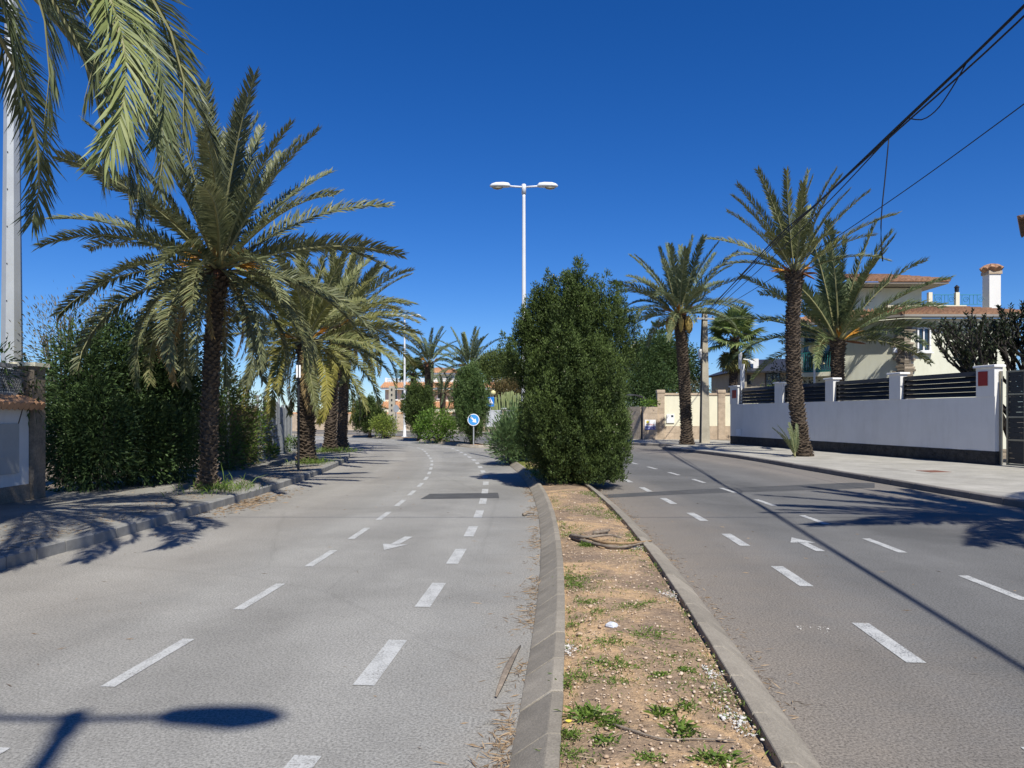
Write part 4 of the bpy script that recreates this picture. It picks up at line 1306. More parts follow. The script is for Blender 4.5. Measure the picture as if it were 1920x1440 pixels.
# ------------------------------------------------------------------ signs
sg = empty('arrow_sign', (-1.98, 38.5, 0.1), 0, 'round blue sign with white arrow pointing down on a short post', 'road sign')
MB().tube([(0, 0, -0.05), (0, 0, 1.62)], 0.035, 8).build('post', GALV, sg)
MB().lathe([(0.31, -0.012), (0.31, 0.012)], 32).build('disc', SWHITE, sg, loc=(0, -0.055, 1.30), rot=(R(90), 0, 0))
MB().lathe([(0.272, -0.006), (0.272, 0.006)], 32).build('blue_face', BLUEL, sg, loc=(0, -0.068, 1.30), rot=(R(90), 0, 0))
aw = [(-0.2, -0.04), (0.02, -0.04), (0.02, -0.125), (0.215, 0.0), (0.02, 0.125), (0.02, 0.04), (-0.2, 0.04)]
ob = MB().add([(x, 0, z) for x, z in aw], [(0, 1, 5, 6), (1, 2, 3, 4, 5)]).build('arrow', SWHITE, sg, loc=(0, -0.0765, 1.30), rot=(0, R(45), 0))
cs = empty('crossing_sign', (-1.85, 64, 0.1), 0, 'square blue pedestrian crossing sign on a tall post', 'road sign')
MB().tube([(0, 0, -0.05), (0, 0, 3.1)], 0.03, 8).build('post', GALV, cs)
MB().box(-0.32, 0.32, -0.05, -0.03, 2.45, 3.08).build('plate', BLUE, cs)
MB().add([(-0.25, 0, 2.53), (0.25, 0, 2.53), (0, 0, 3.0)], [(0, 1, 2)]).build('triangle', SWHITE, cs, loc=(0, -0.054, 0))
pm = MB().add([(-0.04, 0, 2.70), (0.05, 0, 2.70), (0.03, 0, 2.84), (-0.03, 0, 2.84)], [(0, 1, 2, 3)])
pm.add([(0.035 * math.cos(a), 0, 2.875 + 0.035 * math.sin(a)) for a in np.linspace(0, 6.283, 9)[:-1]], [tuple(range(8))])
pm.add([(-0.04, 0, 2.70), (-0.10, 0, 2.58), (-0.07, 0, 2.58), (0.0, 0, 2.70)], [(0, 1, 2, 3)]).add([(0.0, 0, 2.70), (0.06, 0, 2.58), (0.09, 0, 2.58), (0.05, 0, 2.70)], [(0, 1, 2, 3)])
for k in range(3): pm.add([(-0.17 + k * 0.13, 0, 2.545), (-0.09 + k * 0.13, 0, 2.545), (-0.09 + k * 0.13, 0, 2.57), (-0.17 + k * 0.13, 0, 2.57)], [(0, 1, 2, 3)])
pm.build('walking_figure', DARKM, cs, loc=(0, -0.058, 0))
MB().box(-0.32, 0.32, -0.05, -0.03, 2.28, 2.42).build('lower_plate', BLUE, cs)
bs_ = empty('round_sign', (-9.3, 60, 0.1), 0, 'grey back of a round sign on a thin post by the far stone wall', 'road sign')
MB().tube([(0, 0, -0.05), (0, 0, 2.4)], 0.03, 8).build('post', GALV, bs_)
MB().lathe([(0.30, -0.01), (0.30, 0.01)], 24).build('disc', GALV, bs_, loc=(0, -0.05, 2.05), rot=(R(90), 0, R(50)))
ls = empty('sign_post', (-5.92, 20.7, 0.13), 0, 'thin dark post with a narrow white plate on the left pavement', 'road sign')
MB().tube([(0, 0, -0.05), (0, 0, 2.98)], 0.035, 8).build('post', DARKM, ls)
MB().box(-0.06, 0.06, -0.03, 0.03, 2.55, 2.9).build('plate', SWHITE, ls, rot=(0, 0, 0.2))

# ------------------------------------------------------------------ utility poles and cables
up_ = empty('utility_pole', (10.47, 40.6, 0.12), R(8), 'tapered concrete utility pole with cables beside the date bunch palm', 'utility pole', 'concrete poles')
MB().loft([[(-0.24, -0.17, -.05), (0.24, -0.17, -.05), (0.24, 0.17, -.05), (-0.24, 0.17, -.05)], [(-0.12, -0.1, 7.2), (0.12, -0.1, 7.2), (0.12, 0.1, 7.2), (-0.12, 0.1, 7.2)]]).build('shaft', CONC, up_)
MB().box(-0.5, 0.5, -0.16, -0.10, 6.7, 6.8).build('crossarm', GALV, up_)
for k in (-0.4, 0.0, 0.4):
    MB().lathe([(0.03, 0), (0.05, 0.05), (0.03, 0.1)], 8, (k, -0.13, 6.8)).build('insulator', DARKM, up_)
MB().tube([(-0.26, 0.0, 0), (-0.2, -0.02, 3.0), (-0.22, 0.0, 5.0), (-0.15, -0.05, 7.0)], 0.035, 6).build('conduit', CABLE, up_)
MB().box(-0.32, -0.2, -0.1, 0.1, 4.6, 5.1).build('junction_box', WFRAME, up_)
p2 = empty('utility_pole', (-10.6, 66, 0.1), 0, 'short pale concrete pole pierced by a row of holes', 'utility pole', 'concrete poles')
MB().loft([[(-0.32, -0.2, -.05), (0.32, -0.2, -.05), (0.32, 0.2, -.05), (-0.32, 0.2, -.05)], [(-0.26, -0.15, 4.1), (0.26, -0.15, 4.1), (0.26, 0.15, 4.1), (-0.26, 0.15, 4.1)]]).build('shaft', CONC, p2)
for k in range(8): MB().box(-0.06, 0.06, -0.215, -0.17, 0.5 + k * 0.46, 0.66 + k * 0.46).build('hole_shade', DARKM, p2)  # solid dark blocks stand for the shade inside the openings


def cable(label, pts, r, name='overhead_cable', n=5, sub=0.7):
    P = catmull(pts, sub)
    o = MB().tube([tuple(p) for p in P], r, n).build(name, CABLE, smooth=True)
    return tag(o, label, 'cable', 'overhead cables')


main = [(10.35, 40.3, 7.0), (7.97, 23.2, 6.9), (7.24, 17.5, 6.69), (6.65, 12.9, 6.6), (6.15, 9, 6.56), (5.5, 4, 6.62), (4, -8, 7.0), (3.1, -15, 7.4)]
cable('thick black cable bundle climbing to the top corner above the road', main, 0.021)
cable('thinner cable strung just below the thick bundle', [(x + 0.05 * math.sin(i * 1.7), y, z - 0.07 - 0.05 * math.sin(i * 2.2)) for i, (x, y, z) in enumerate(main)], 0.014)
cable('thin cable wandering beside the thick bundle', [(x - 0.07 * math.cos(i * 2.1), y, z + 0.05 * math.cos(i * 2.9)) for i, (x, y, z) in enumerate(main)], 0.013)
cable('slack cable hanging lower than the bundle near the leaning palm', [(10.35, 40.3, 6.8), (8.05, 23.2, 6.5), (7.2, 17.0, 6.5), (6.75, 13.6, 6.58), (6.6, 12.6, 6.58)], 0.012)
cable('single thin cable running apart from the bundle past the leaning palm', [(10.5, 40.3, 6.9), (9.95, 28, 6.9), (9.86, 20, 7.2), (9.8, 14.3, 7.6), (9.75, 8, 8.2), (9.7, 0, 9.0)], 0.012)
lp = [at(1705, 222, 12.3), at(1730, 224, 12.0), at(1757, 205, 11.5), at(1785, 165, 11.0), at(1812, 118, 10.4)]
cable('small drooping loop of cable under the thick bundle', [tuple(p) for p in lp], 0.010, 'cable_loop', sub=0.15)
cable('loose end of cable dangling straight down from the bundle', [tuple(at(1667, 256, 13.3)), tuple(at(1660, 330, 13.3)), tuple(at(1653, 400, 13.3)), tuple(at(1652, 450, 13.3)), tuple(at(1655, 490, 13.3))], 0.011, 'dangling_cable', sub=0.2)
cable('thin cable crossing high over the road, known by its shadow line', [(-14, 6.0, 8.0), (0, 6.4, 7.3), (9, 6.2, 7.6), (20, 6.0, 8.3)], 0.012)
cable('faint far cable sloping behind the leaning palm', [(10.6, 40.8, 6.6), (17, 50, 6.9), (24, 58, 8.2)], 0.02)

# ------------------------------------------------------------------ white wall with louvres
P0, P1 = Vector((14.62, 22.6, 0)), Vector((11.52, 39.4, 0))
WL = (P1 - P0).length
wrz = math.atan2(P1.y - P0.y, P1.x - P0.x)
ZS = 0.126


def wx(px):
    s = (F * P0.x - (px - 960) * P0.y) / ((px - 960) * (P1.y - P0.y) - F * (P1.x - P0.x))
    return s * WL


ww = empty('white_wall', (P0.x, P0.y, ZS), wrz, 'long white garden wall with dark louvre panels and slate base', 'garden wall')
ZP, ZT = 2.08, 2.98          # panel foot and post top above the pavement
MB().box(0, WL, -0.25, 0, 0.42, ZP).build('wall_body', WHITE, ww)
cap_ = MB()
posts = [(wx(1384), WL), (wx(1468), wx(1453)), (wx(1563), wx(1548)), (wx(1689), wx(1668)), (0, wx(1831))]
for a, b in posts:
    o = MB().box(a, b, -0.27, 0.02, ZP + 0.002, ZT).build('post', WHITE, ww)
    MB().box(a - 0.06, b + 0.06, -0.33, 0.08, ZT + 0.002, ZT + 0.07, 0.012).build('cap', CAPW, o)
slat = {}
for (a, b), (c, d) in zip(posts[1:], posts[:-1]):
    x0, x1 = b + 0.02, c - 0.02
    pn = MB()
    pn.box(x0, x0 + 0.05, -0.19, -0.09, ZP + 0.01, ZT - 0.09).box(x1 - 0.05, x1, -0.19, -0.09, ZP + 0.01, ZT - 0.09)
    fr = pn.build('louvre_frame', DARKM, ww)
    k = 5
    hh = (ZT - 0.10 - ZP) / k
    for i in range(k):
        z = ZP + 0.02 + i * hh
        q = MB().add([(x0 + 0.05, -0.17, z), (x1 - 0.05, -0.17, z), (x1 - 0.05, -0.075, z + 0.01), (x0 + 0.05, -0.075, z + 0.01), (x0 + 0.05, -0.185, z + hh * 0.92), (x1 - 0.05, -0.185, z + hh * 0.92), (x1 - 0.05, -0.165, z + hh * 0.96), (x0 + 0.05, -0.165, z + hh * 0.96)],
                     [(0, 3, 2, 1), (4, 5, 6, 7), (3, 7, 6, 2), (0, 1, 5, 4), (0, 4, 7, 3), (1, 2, 6, 5)])
        q.build('slat', DARKM, fr)
# slate base: thin courses of split stone
sb = MB()
MB().box(0.0, WL, -0.25, -0.012, 0.0, 0.418).build('base_core', SLATE, ww)
for row in range(8):
    x = -0.012
    z0 = row * 0.0525
    while x < WL:
        l = random.uniform(0.16, 0.5)
        if row % 2 and x < 0: l *= 0.5
        d = random.uniform(-0.004, 0.022)
        sb.box(x, min(x + l - 0.006, WL), -0.03, d, z0 + 0.002, z0 + 0.0505)
        x += l
for row in range(8):
    sb.box(-random.uniform(0.004, 0.02), 0.01, -0.25, -0.036, row * 0.0525 + 0.002, row * 0.0525 + 0.0505)
o = sb.build('slate_cladding', SLATE, ww); o['kind'] = 'stuff'
xa, xb = wx(1862) * 0 + 0.18, 0.62
MB().box(wx(1853), wx(1836), 0.022, 0.045, 2.42, 2.86).build('red_plate', REDP, ww)
MB().box(wx(1381), wx(1374), 0.022, 0.045, 2.40, 2.82).build('red_plate', REDP, ww)
MB().box(wx(1390), wx(1381), 0.002, 0.03, 0.46, 0.80).build('meter_hatch', WFRAME, ww)
# gate and the wall run after it
gt = empty('black_gate', (P0.x, P0.y, ZS), wrz, 'black panelled metal gate with steel frame bars beside the white wall', 'gate')
for x in (-0.05, -0.30, -0.92, -1.55, -2.18, -2.8, -3.42, -4.05):
    MB().box(x - 0.03, x + 0.03, -0.20, -0.13, 0.03, 2.85).build('upright', STEEL, gt)
for z in (0.05, 0.78, 1.46, 2.14, 2.82):
    MB().box(-4.08, -0.27, -0.195, -0.135, z - 0.025, z + 0.025).build('crossbar', STEEL, gt)
for x in (-0.30, -0.92, -1.55, -2.18, -2.8, -3.42):
    for k in range(18):
        z = 0.09 + k * 0.152
        MB().box(x - 0.585, x - 0.035, -0.178, -0.158, z, z + 0.146).build('slat', DARKM, gt)
w2 = empty('white_wall', (P0.x, P0.y, ZS), wrz, 'white wall run on the near side of the black gate', 'garden wall')
MB().box(-20, -4.4, -0.25, 0, 0, ZP).build('wall_body', WHITE, w2)
o = MB().box(-4.95, -4.35, -0.27, 0.02, ZP + 0.002, ZT).build('post', WHITE, w2)
MB().box(-5.0, -4.3, -0.33, 0.08, ZT + 0.002, ZT + 0.07, 0.012).build('cap', CAPW, o)
# camera pole
cp = empty('camera_pole', (P1.x + 0.36, P1.y - 0.9, ZS), 0, 'white square pole with a small camera arm above the wall end', 'camera pole')
MB().box(-0.09, 0.09, -0.09, 0.09, 0, 4.15).build('pole', WFRAME, cp)
MB().box(-0.20, -0.06, -0.13, 0.02, 3.9, 4.75).build('antenna_box', WFRAME, cp)
MB().tube([(0.05, 0, 4.4), (0.3, -0.03, 4.36), (0.42, -0.05, 4.3)], 0.03, 6).build('arm', WFRAME, cp)
MB().lathe([(0.10, 0.0), (0.10, 0.10), (0.05, 0.16)], 10, (0.46, -0.05, 4.16)).build('camera_housing', WFRAME, cp)
# globe lamp
gl = empty('globe_lamp', at(1527, 778, 34.5) - Vector((0, 0, H - 0.1)), 0, 'yellowish globe lamp on a white post behind the white wall', 'garden lamp')
zg = H - (652 - HOR) * 34.5 / F - 0.1
MB().tube([(0, 0, 0), (0, 0, zg - 0.2)], 0.05, 8).build('post', WFRAME, gl)
MB().lathe([(0.06, -0.27), (0.16, -0.215), (0.245, -0.1), (0.265, 0.0), (0.245, 0.1), (0.16, 0.215), (0.03, 0.265)], 20, (0, 0, zg)).build('globe', GLOBE, gl, smooth=True)
mh = tag(MB().box(-0.3, 0.3, -0.3, 0.3, 0, 0.006).build('utility_cover', MANH, loc=(*gnd(1750, 884, 0.126), 0.128), rot=(0, 0, 0.15)), 'rusty red square cover set in the pale pavement', 'utility cover')

# ------------------------------------------------------------------ cream wall with travertine pillars
YC = 46.5
kx = YC / F
cw = empty('cream_wall', (0, YC, 0.12), 0, 'cream rendered wall with travertine pillars behind the date palm', 'garden wall')
X = lambda px: (px - 960) * kx
ZZ = lambda py: H - (py - HOR) * kx - 0.12
MB().box(X(1240), X(1440), 0.0, 0.25, 0.84, ZZ(741)).build('wall_panel', CREAM, cw)
MB().box(X(1240), X(1440), -0.05, 0.30, ZZ(741) + 0.002, ZZ(737), 0.01).build('coping', TRAV, cw)
MB().box(X(1240), X(1440), 0.004, 0.24, 0.0, 0.838).build('dado_backing', MORTAR, cw)
for r_ in range(2):
    x = X(1245) + 0.002
    k = 0
    while x < X(1440):
        w = 0.62 if (k or r_ == 0) else 0.31
        MB().box(x, min(x + w - 0.006, X(1440)), -0.028, 0.004, r_ * 0.42 + 0.003, r_ * 0.42 + 0.415).build('dado_tile', TRAV, cw)
        x += w; k += 1
for a, b in ((1232, 1245.5), (1346, 1359)):
    p_ = MB().box(X(a) + 0.012, X(b) - 0.012, -0.09, 0.3, 0, ZZ(737)).build('pillar', MORTAR, cw)
    n_ = 9
    hh = ZZ(736.5) / n_
    for r_ in range(n_):
        MB().box(X(a), X(b), -0.105, 0.31, r_ * hh + 0.003, (r_ + 1) * hh - 0.003).build('pillar_block', TRAV, p_)
    MB().box(X(a) - 0.03, X(b) + 0.03, -0.14, 0.34, ZZ(736.5), ZZ(731), 0.03).build('cap', TRAV, p_)
mbx = MB().box(X(1249.5), X(1264), -0.07, -0.002, ZZ(793), ZZ(777), 0.0).build('meter_box', WFRAME, cw)
MB().box(X(1258), X(1262), -0.075, -0.071, ZZ(782), ZZ(778.5)).build('meter_window', GLASS, mbx)
# low pillar with estate sign
lpil = empty('stone_pillar', (0, YC - 0.3, 0.12), 0, 'low travertine pillar carrying the estate sign', 'pillar')
MB().box(X(1204.5) + 0.01, X(1231) - 0.01, 0.012, 1.2, 0, ZZ(763)).build('core', MORTAR, lpil)
n_ = 5
hh = ZZ(763) / n_
for r_ in range(n_):
    cut = X(1213) if r_ % 2 else X(1222)
    for a, b in ((X(1204.5), cut - 0.003), (cut + 0.003, X(1231))):
        MB().box(a, b, -0.01, 0.3, r_ * hh + 0.003, (r_ + 1) * hh - 0.003).build('stone_block', TRAV, lpil)
es = empty('estate_sign', (X(1217.3), YC - 0.33, 0), 0, 'white property sign with yellow sun and blue phone band on the low pillar', 'sign')
ze = lambda py: H - (py - HOR) * kx
MB().box(-0.335, 0.335, -0.012, 0.012, ze(805.5), ze(787)).build('board', SWHITE, es)
MB().lathe([(0.09, -0.002), (0.09, 0.002)], 16).build('sun_emblem', SYEL, es, loc=(-0.16, -0.015, ze(791.2)), rot=(R(90), 0, 0))
rl = MB()
for k in range(8):
    x = -0.24 + k * 0.065
    rl.box(x, x + 0.018, -0.018, -0.014, ze(797.4), ze(795 - (k % 3) * 0.4)).box(x + 0.018, x + 0.045, -0.018, -0.014, ze(796.0 + (k % 2)), ze(795.4 + (k % 2)))
rl.build('red_lettering', SRED, es)
MB().box(-0.335, 0.335, -0.016, -0.0125, ze(805.3), ze(799.2)).build('phone_band', SNAVY, es)
tx = bpy.data.curves.new('phone_number', 'FONT')
tx.body = '966 69 52 76'; tx.size = 0.13; tx.align_x = 'CENTER'; tx.extrude = 0.002
to = bpy.data.objects.new('phone_text', tx); COL.objects.link(to)
bpy.context.view_layer.update()
tme = bpy.data.meshes.new_from_object(to.evaluated_get(bpy.context.evaluated_depsgraph_get()))
bpy.data.objects.remove(to)
tme.materials.clear(); tme.materials.append(SWHITE)
link('phone_number', tme, es, loc=(0, -0.019, ze(803.9)), rot=(R(90), 0, 0))
# side gate and awning
sgate = empty('slatted_gate', (X(1204), YC + 0.1, 0.12), R(128), 'dark slatted gate between the big cypress and the low pillar', 'gate')
MB().box(0.0, 1.1, -0.15, 0.15, 0, 2.05).build('dark_pillar', RUST, sgate)
for k in range(11):
    MB().box(1.15 + k * 0.14, 1.2 + k * 0.14, -0.03, 0.03, 0.45, 1.95).build('bar', DARKM, sgate)
MB().box(1.12, 2.7, -0.035, 0.035, 1.951, 2.02).build('top_rail', WFRAME, sgate)
MB().box(1.12, 2.7, -0.035, 0.035, 0.38, 0.449).build('bottom_rail', DARKM, sgate)
MB().box(1.11, 2.7, -0.12, 0.12, 0, 0.34).build('plinth', RUST, sgate)
aw_ = empty('dark_awning', (X(1200), YC + 2.2, 0.12), 0, 'dark curved awning roof behind the slatted gate', 'awning')
MB().loft([[(-0.9 + 1.9 * t, y, 2.45 + 0.35 * math.sin(math.pi * t) + dz) for y, dz in ((0, 0), (2, 0.1), (2, 0.16), (0, 0.06))] for t in np.linspace(0, 1, 9)]).build('canvas', CANVAS, aw_)
for x in (-0.8, 0.9): MB().box(x, x + 0.06, 0.1, 0.16, 0, 2.44).build('leg', DARKM, aw_)


# ------------------------------------------------------------------ houses
def tiles(c00, c10, c11, c01, nu, nv, rad=0.07, step=0.03, th=0.08):
    """barrel tiled slope: c00-c10 along the eave, c01-c11 along the ridge"""
    c00, c10, c11, c01 = map(Vector, (c00, c10, c11, c01))
    nrm = (c10 - c00).cross(c01 - c00).normalized()
    if nrm.z < 0: nrm = -nrm
    mb = MB()
    cols = nu * 4 + 1
    vs = []
    for j in range(nv):
        for e in (0, 1):
            t = (j + e) / nv
            for i in range(cols):
                u = i / (cols - 1)
                p = c00.lerp(c10, u).lerp(c01.lerp(c11, u), t)
                ph = (i % 4) / 4
                hgt = rad * math.cos(2 * math.pi * ph) + (step if e == 0 else 0)
                vs.append(p + nrm * (hgt + th))
    fs = []
    for j in range(nv):
        a = j * 2 * cols
        for i in range(cols - 1):
            fs.append((a + i, a + i + 1, a + cols + i + 1, a + cols + i))
        if j:
            b = a - cols
            for i in range(cols - 1):
                fs.append((b + i, b + i + 1, a + i + 1, a + i))
    mb.add(vs, fs)
    n = len(mb.v)
    mb.add([c00, c10, c11, c01], [(0, 1, 2, 3)])
    # eave edge
    m = len(mb.v)
    mb.add([vs[i] for i in range(cols)] + [c00.lerp(c10, i / (cols - 1)) for i in range(cols)], [(i, cols + i, cols + i + 1, i + 1) for i in range(cols - 1)])
    return mb


def window(parent, x, z, w, h, y, frame=WFRAME, glass=GLASS, d=0.06, name='window'):
    f = MB()
    t = 0.07
    f.box(x, x + w, y - d, y + 0.02, z, z + t).box(x, x + w, y - d, y + 0.02, z + h - t, z + h).box(x, x + t, y - d, y + 0.02, z + t, z + h - t).box(x + w - t, x + w, y - d, y + 0.02, z + t, z + h - t)
    f.box(x + w / 2 - 0.03, x + w / 2 + 0.03, y - d * 0.6, y + 0.02, z + t, z + h - t)
    fo = f.build(name, frame, parent)
    MB().box(x + t, x + w - t, y - 0.012, y + 0.01, z + t, z + h - t).build('pane', glass, fo)
    MB().box(x - 0.08, x + w + 0.08, y - d - 0.08, y, z - 0.07, z - 0.002).build('sill', frame, fo)
    return fo


# villa behind the white wall, front parallel to the picture, left wing turned towards the road
YV = 34.0
kv = YV / F
bx, by = (1696 - 960) * kv, YV
vil = empty('villa', (bx, by, 0.1), 0, 'pale cream villa with tiled eaves and rough stone corner behind the white wall', 'house')
VX = lambda px: (px - 960) * kv - bx
VZ = lambda py: H - (py - HOR) * kv - 0.1
dl = Vector((-0.70, 0.714, 0)).normalized()
nl_ = Vector((-0.714, -0.70, 0)).normalized()
ze_ = VZ(597)
# walls
A = Vector((0, 0, 0)); Bp = dl * 4.9; C_ = Vector((VX(1905), 0, 0)); D_ = C_ + Vector((0, 8, 0)); E_ = Bp + Vector((4.2, 6, 0))
wallp = [Bp, A, C_, D_, E_]
MB().loft([[tuple(p) for p in wallp], [tuple(p + Vector((0, 0, ze_))) for p in wallp]]).build('wall', CREAMG, vil)
ov = 0.55
# eaves soffit board and fascia
Bo, Ao, Co = Bp + nl_ * ov + dl * 0.3, A + (nl_ + Vector((0.42, -1.0, 0))) * 0.42 * ov * 1.3, C_ + Vector((0.6, -ov, 0))
Ao = Vector((-0.28 * ov - 0.05, -ov, 0)) + Vector((-0.08, 0, 0))
sof = MB()
for p, q, pi, qi in ((Ao, Co, A, C_), (Bo, Ao, Bp, A)):
    sof.loft([[tuple(v + Vector((0, 0, z))) for v in (p, q, qi, pi)] for z in (ze_ + 0.02, ze_ + 0.12)])
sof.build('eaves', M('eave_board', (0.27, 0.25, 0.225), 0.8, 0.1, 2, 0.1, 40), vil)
rise = VZ(570) - VZ(588)
zr = ze_ + 0.12
inn = 2.3
rt = tiles(Ao + Vector((0, 0, zr)), Co + Vector((0, 0, zr)), C_ + Vector((-1.2, inn, zr + 0.62)), Vector((0.75, inn, zr + 0.62)), 26, 7).build('roof', TERRA, vil)
tiles(Bo + Vector((0, 0, zr)), Ao + Vector((0, 0, zr)), Vector((0.75, inn, zr + 0.62)), Bp - nl_ * 1.9 + Vector((0, 0, zr + 0.62)), 22, 7).build('wing_roof', TERRA, rt)
hip = [Ao + Vector((0, 0, zr + 0.08)), Vector((0.75, inn, zr + 0.72))]
MB().tube([tuple(hip[0].lerp(hip[1], t)) for t in np.linspace(0, 1, 8)], 0.11, 7).build('hip_ridge', TERRA, rt)
# terrace parapet, railings and lantern
zt_ = zr + 0.60
pw = MB().box(0.4, VX(1870), inn, inn + 0.2, zt_ - 0.2, zt_ + 0.22).build('parapet', CREAM, vil)
def rail(x0, x1, nm='railing'):
    o = MB().box(x0, x1, inn + 0.08, inn + 0.12, zt_ + 0.72, zt_ + 0.76).box(x0, x1, inn + 0.08, inn + 0.12, zt_ + 0.26, zt_ + 0.29).build(nm, TEALB, vil)
    n = max(2, int((x1 - x0) / 0.16))
    for i in range(n + 1):
        x = x0 + (x1 - x0) * i / n
        if i % 4 == 2:
            c = Vector((x, inn + 0.1, zt_ + 0.5))
            MB().tube([tuple(c + Vector((0.16 * (1 - t * 0.75) * math.cos(t * 9), 0, 0.16 * (1 - t * 0.75) * math.sin(t * 9)))) for t in np.linspace(0, 1, 16)], 0.014, 4).build('scroll', TEALB, o)
        else:
            MB().box(x - 0.011, x + 0.011, inn + 0.09, inn + 0.11, zt_ + 0.29, zt_ + 0.72).build('baluster', TEALB, o)
for a, b in ((1748, 1793), (1799, 1842)):
    s_ = (YV + inn) / YV
    rail(VX(a) + (a - 960) * kv * (s_ - 1), VX(b) + (b - 960) * kv * (s_ - 1))
s_ = (YV + inn) / F
for px in (1745, 1796):
    x = (px - 960) * s_ - bx
    lb = MB().box(x - 0.09, x + 0.09, inn + 0.0, inn + 0.18, zt_ + 0.22, zt_ + 0.85).build('rail_post', CREAM, vil)
    if px == 1796: MB().lathe([(0.07, 0), (0.11, 0.06), (0.11, 0.22), (0.14, 0.24), (0.02, 0.36)], 6, (x, inn + 0.09, zt_ + 0.86)).build('lantern', DARKM, lb)
# upper tower with hipped tile roof
ty0, ty1 = 4.2, 8.5
kt = (YV + ty0) / F
TX = lambda px: (px - 960) * kt - bx
TZ = lambda py: H - (py - HOR) * kt - 0.1
MB().box(TX(1600), TX(1728), ty0, ty1, zt_ - 0.3, TZ(540)).build('upper_storey', CREAMG, vil)
ta, tb = Vector((TX(1575), ty0 - 1.1, TZ(535))), Vector((TX(1758), ty0 - 1.1, TZ(535)))
tr_ = Vector((TX(1690), ty0 + 2.0, TZ(505))); tl_ = Vector((TX(1600), ty0 + 2.0, TZ(505)))
r2 = tiles(ta, tb, tr_, tl_, 18, 7).build('upper_roof', TERRA, vil)
tiles(tb, Vector((tb.x, ty1 + .6, tb.z)), Vector((tr_.x, ty0 + 2.6, tr_.z)), tr_, 12, 7).build('upper_roof_side', TERRA, r2)
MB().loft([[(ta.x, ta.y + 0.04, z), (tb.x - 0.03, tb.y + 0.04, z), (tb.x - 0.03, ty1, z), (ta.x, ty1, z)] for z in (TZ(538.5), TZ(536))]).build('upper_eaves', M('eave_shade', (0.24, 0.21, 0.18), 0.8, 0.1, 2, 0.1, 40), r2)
dm = (TX(1642), ty0 + 2.4, TZ(512))
MB().lathe([(0.32, -0.4), (0.32, 0), (0.30, 0.1), (0.22, 0.22), (0.03, 0.3)], 14, dm).build('white_dome', WFRAME, vil, smooth=True)
# chimney
chx = (1859 - 960) * (YV + ty0 - 1.22) / F - bx
ch = MB().box(chx - 0.28, chx + 0.28, ty0 - 1.5, ty0 - 0.95, zt_ - 0.2, TZ(524)).build('chimney', WHITE, vil)
MB().box(chx - 0.33, chx + 0.33, ty0 - 1.55, ty0 - 0.9, TZ(524) + 0.002, TZ(518)).build('chimney_collar', TRAV, ch)
cc = MB()
for k in range(9):
    a = k * 2 * math.pi / 9
    cc.tube([(chx + 0.42 * math.cos(a), ty0 - 1.22 + 0.42 * math.sin(a), TZ(516)), (chx + 0.22 * math.cos(a), ty0 - 1.22 + 0.22 * math.sin(a), TZ(510)), (chx, ty0 - 1.22, TZ(505))], [0.17, 0.15, 0.06], 7)
cc.build('chimney_cap', TERRA, ch)
# stone corner
stm = [MB().box(-0.5, 0.5, -0.5, 0.5, -0.5, 0.5, 0.12).mesh('corner_stone', RUST) for _ in range(1)]
for r_ in range(46):
    z = 0.3 + r_ * (ze_ - 0.35) / 46
    hh = (ze_ - 0.35) / 46
    l1, l2 = random.uniform(0.18, 0.46), random.uniform(0.18, 0.48)
    link('corner_stone', stm[0], vil, loc=(l1 / 2 - 0.02, -0.03 + random.uniform(-0.03, 0.01), z), scale=(l1 + 0.1, 0.14 + random.uniform(0, 0.05), hh * random.uniform(0.8, 0.95)), rot=(0, random.uniform(-.03, .03), 0))
    c = dl * (l2 / 2) + nl_ * (0.03 + random.uniform(-0.01, 0.03))
    link('corner_stone', stm[0], vil, loc=(c.x, c.y, z + hh * 0.4), scale=(l2 + 0.1, 0.14, hh * random.uniform(0.8, 0.95)), rot=(0, random.uniform(-.03, .03), math.atan2(dl.y, dl.x)))
window(vil, VX(1718), VZ(660), 0.62, VZ(614) - VZ(660), -0.01, d=0.1)
MB().box(VX(1677) - 0.05, VX(1677) + 0.12, -0.02, 0.1, VZ(661), VZ(652)).build('alarm_box', WFRAME, vil, loc=(-0.0, -0.0, 0))
# balcony on the wing
bal = empty('balcony_origin', (0, 0, 0)); bal.parent = vil; bal.name = 'balcony'
bal.rotation_euler = (0, 0, math.atan2(-dl.y, -dl.x)); bal.location = dl * 3.9
# in the balcony's frame x runs along the wing towards the corner, -y points out
bz = VZ(692)
MB().box(-1.3, 1.25, -0.75, 0.0, bz - 0.22, bz - 0.02, 0.0).build('balcony_slab', CREAM, bal)
dr = MB().box(-0.75, 0.85, -0.05, 0.02, bz, bz + 2.1).build('balcony_door', TEAL, bal)
MB().box(-0.68, 0.02, -0.07, -0.052, bz + 0.08, bz + 2.0).build('door_pane', GLASS, dr)
MB().box(0.08, 0.78, -0.07, -0.052, bz + 0.08, bz + 2.0).build('door_pane', GLASS, dr)
rb = MB().box(-1.25, 1.2, -0.72, -0.68, bz + 0.92, bz + 0.96).box(1.16, 1.2, -0.68, 0, bz + 0.92, bz + 0.96).box(-1.25, 1.2, -0.72, -0.68, bz + 0.03, bz + 0.06).build('balcony_rail', TEAL, bal)
for k in range(22):
    x = -1.24 + k * 0.115
    MB().tube([(x, -0.7, bz + 0.05), (x, -0.82, bz + 0.25), (x, -0.78, bz + 0.5), (x, -0.7, bz + 0.93)], 0.012, 4).build('bar', TEAL, rb)
MB().tube([(0.35, -0.62, bz + 1.25), (0.3, -0.66, bz + 0.8), (0.32, -0.62, bz + 0.35)], [0.03, 0.16, 0.22], 7).build('hanging_cloth', M('beige_cloth', (0.55, 0.45, 0.28), 0.9, 0.15, 6, 0.2, 40), bal)

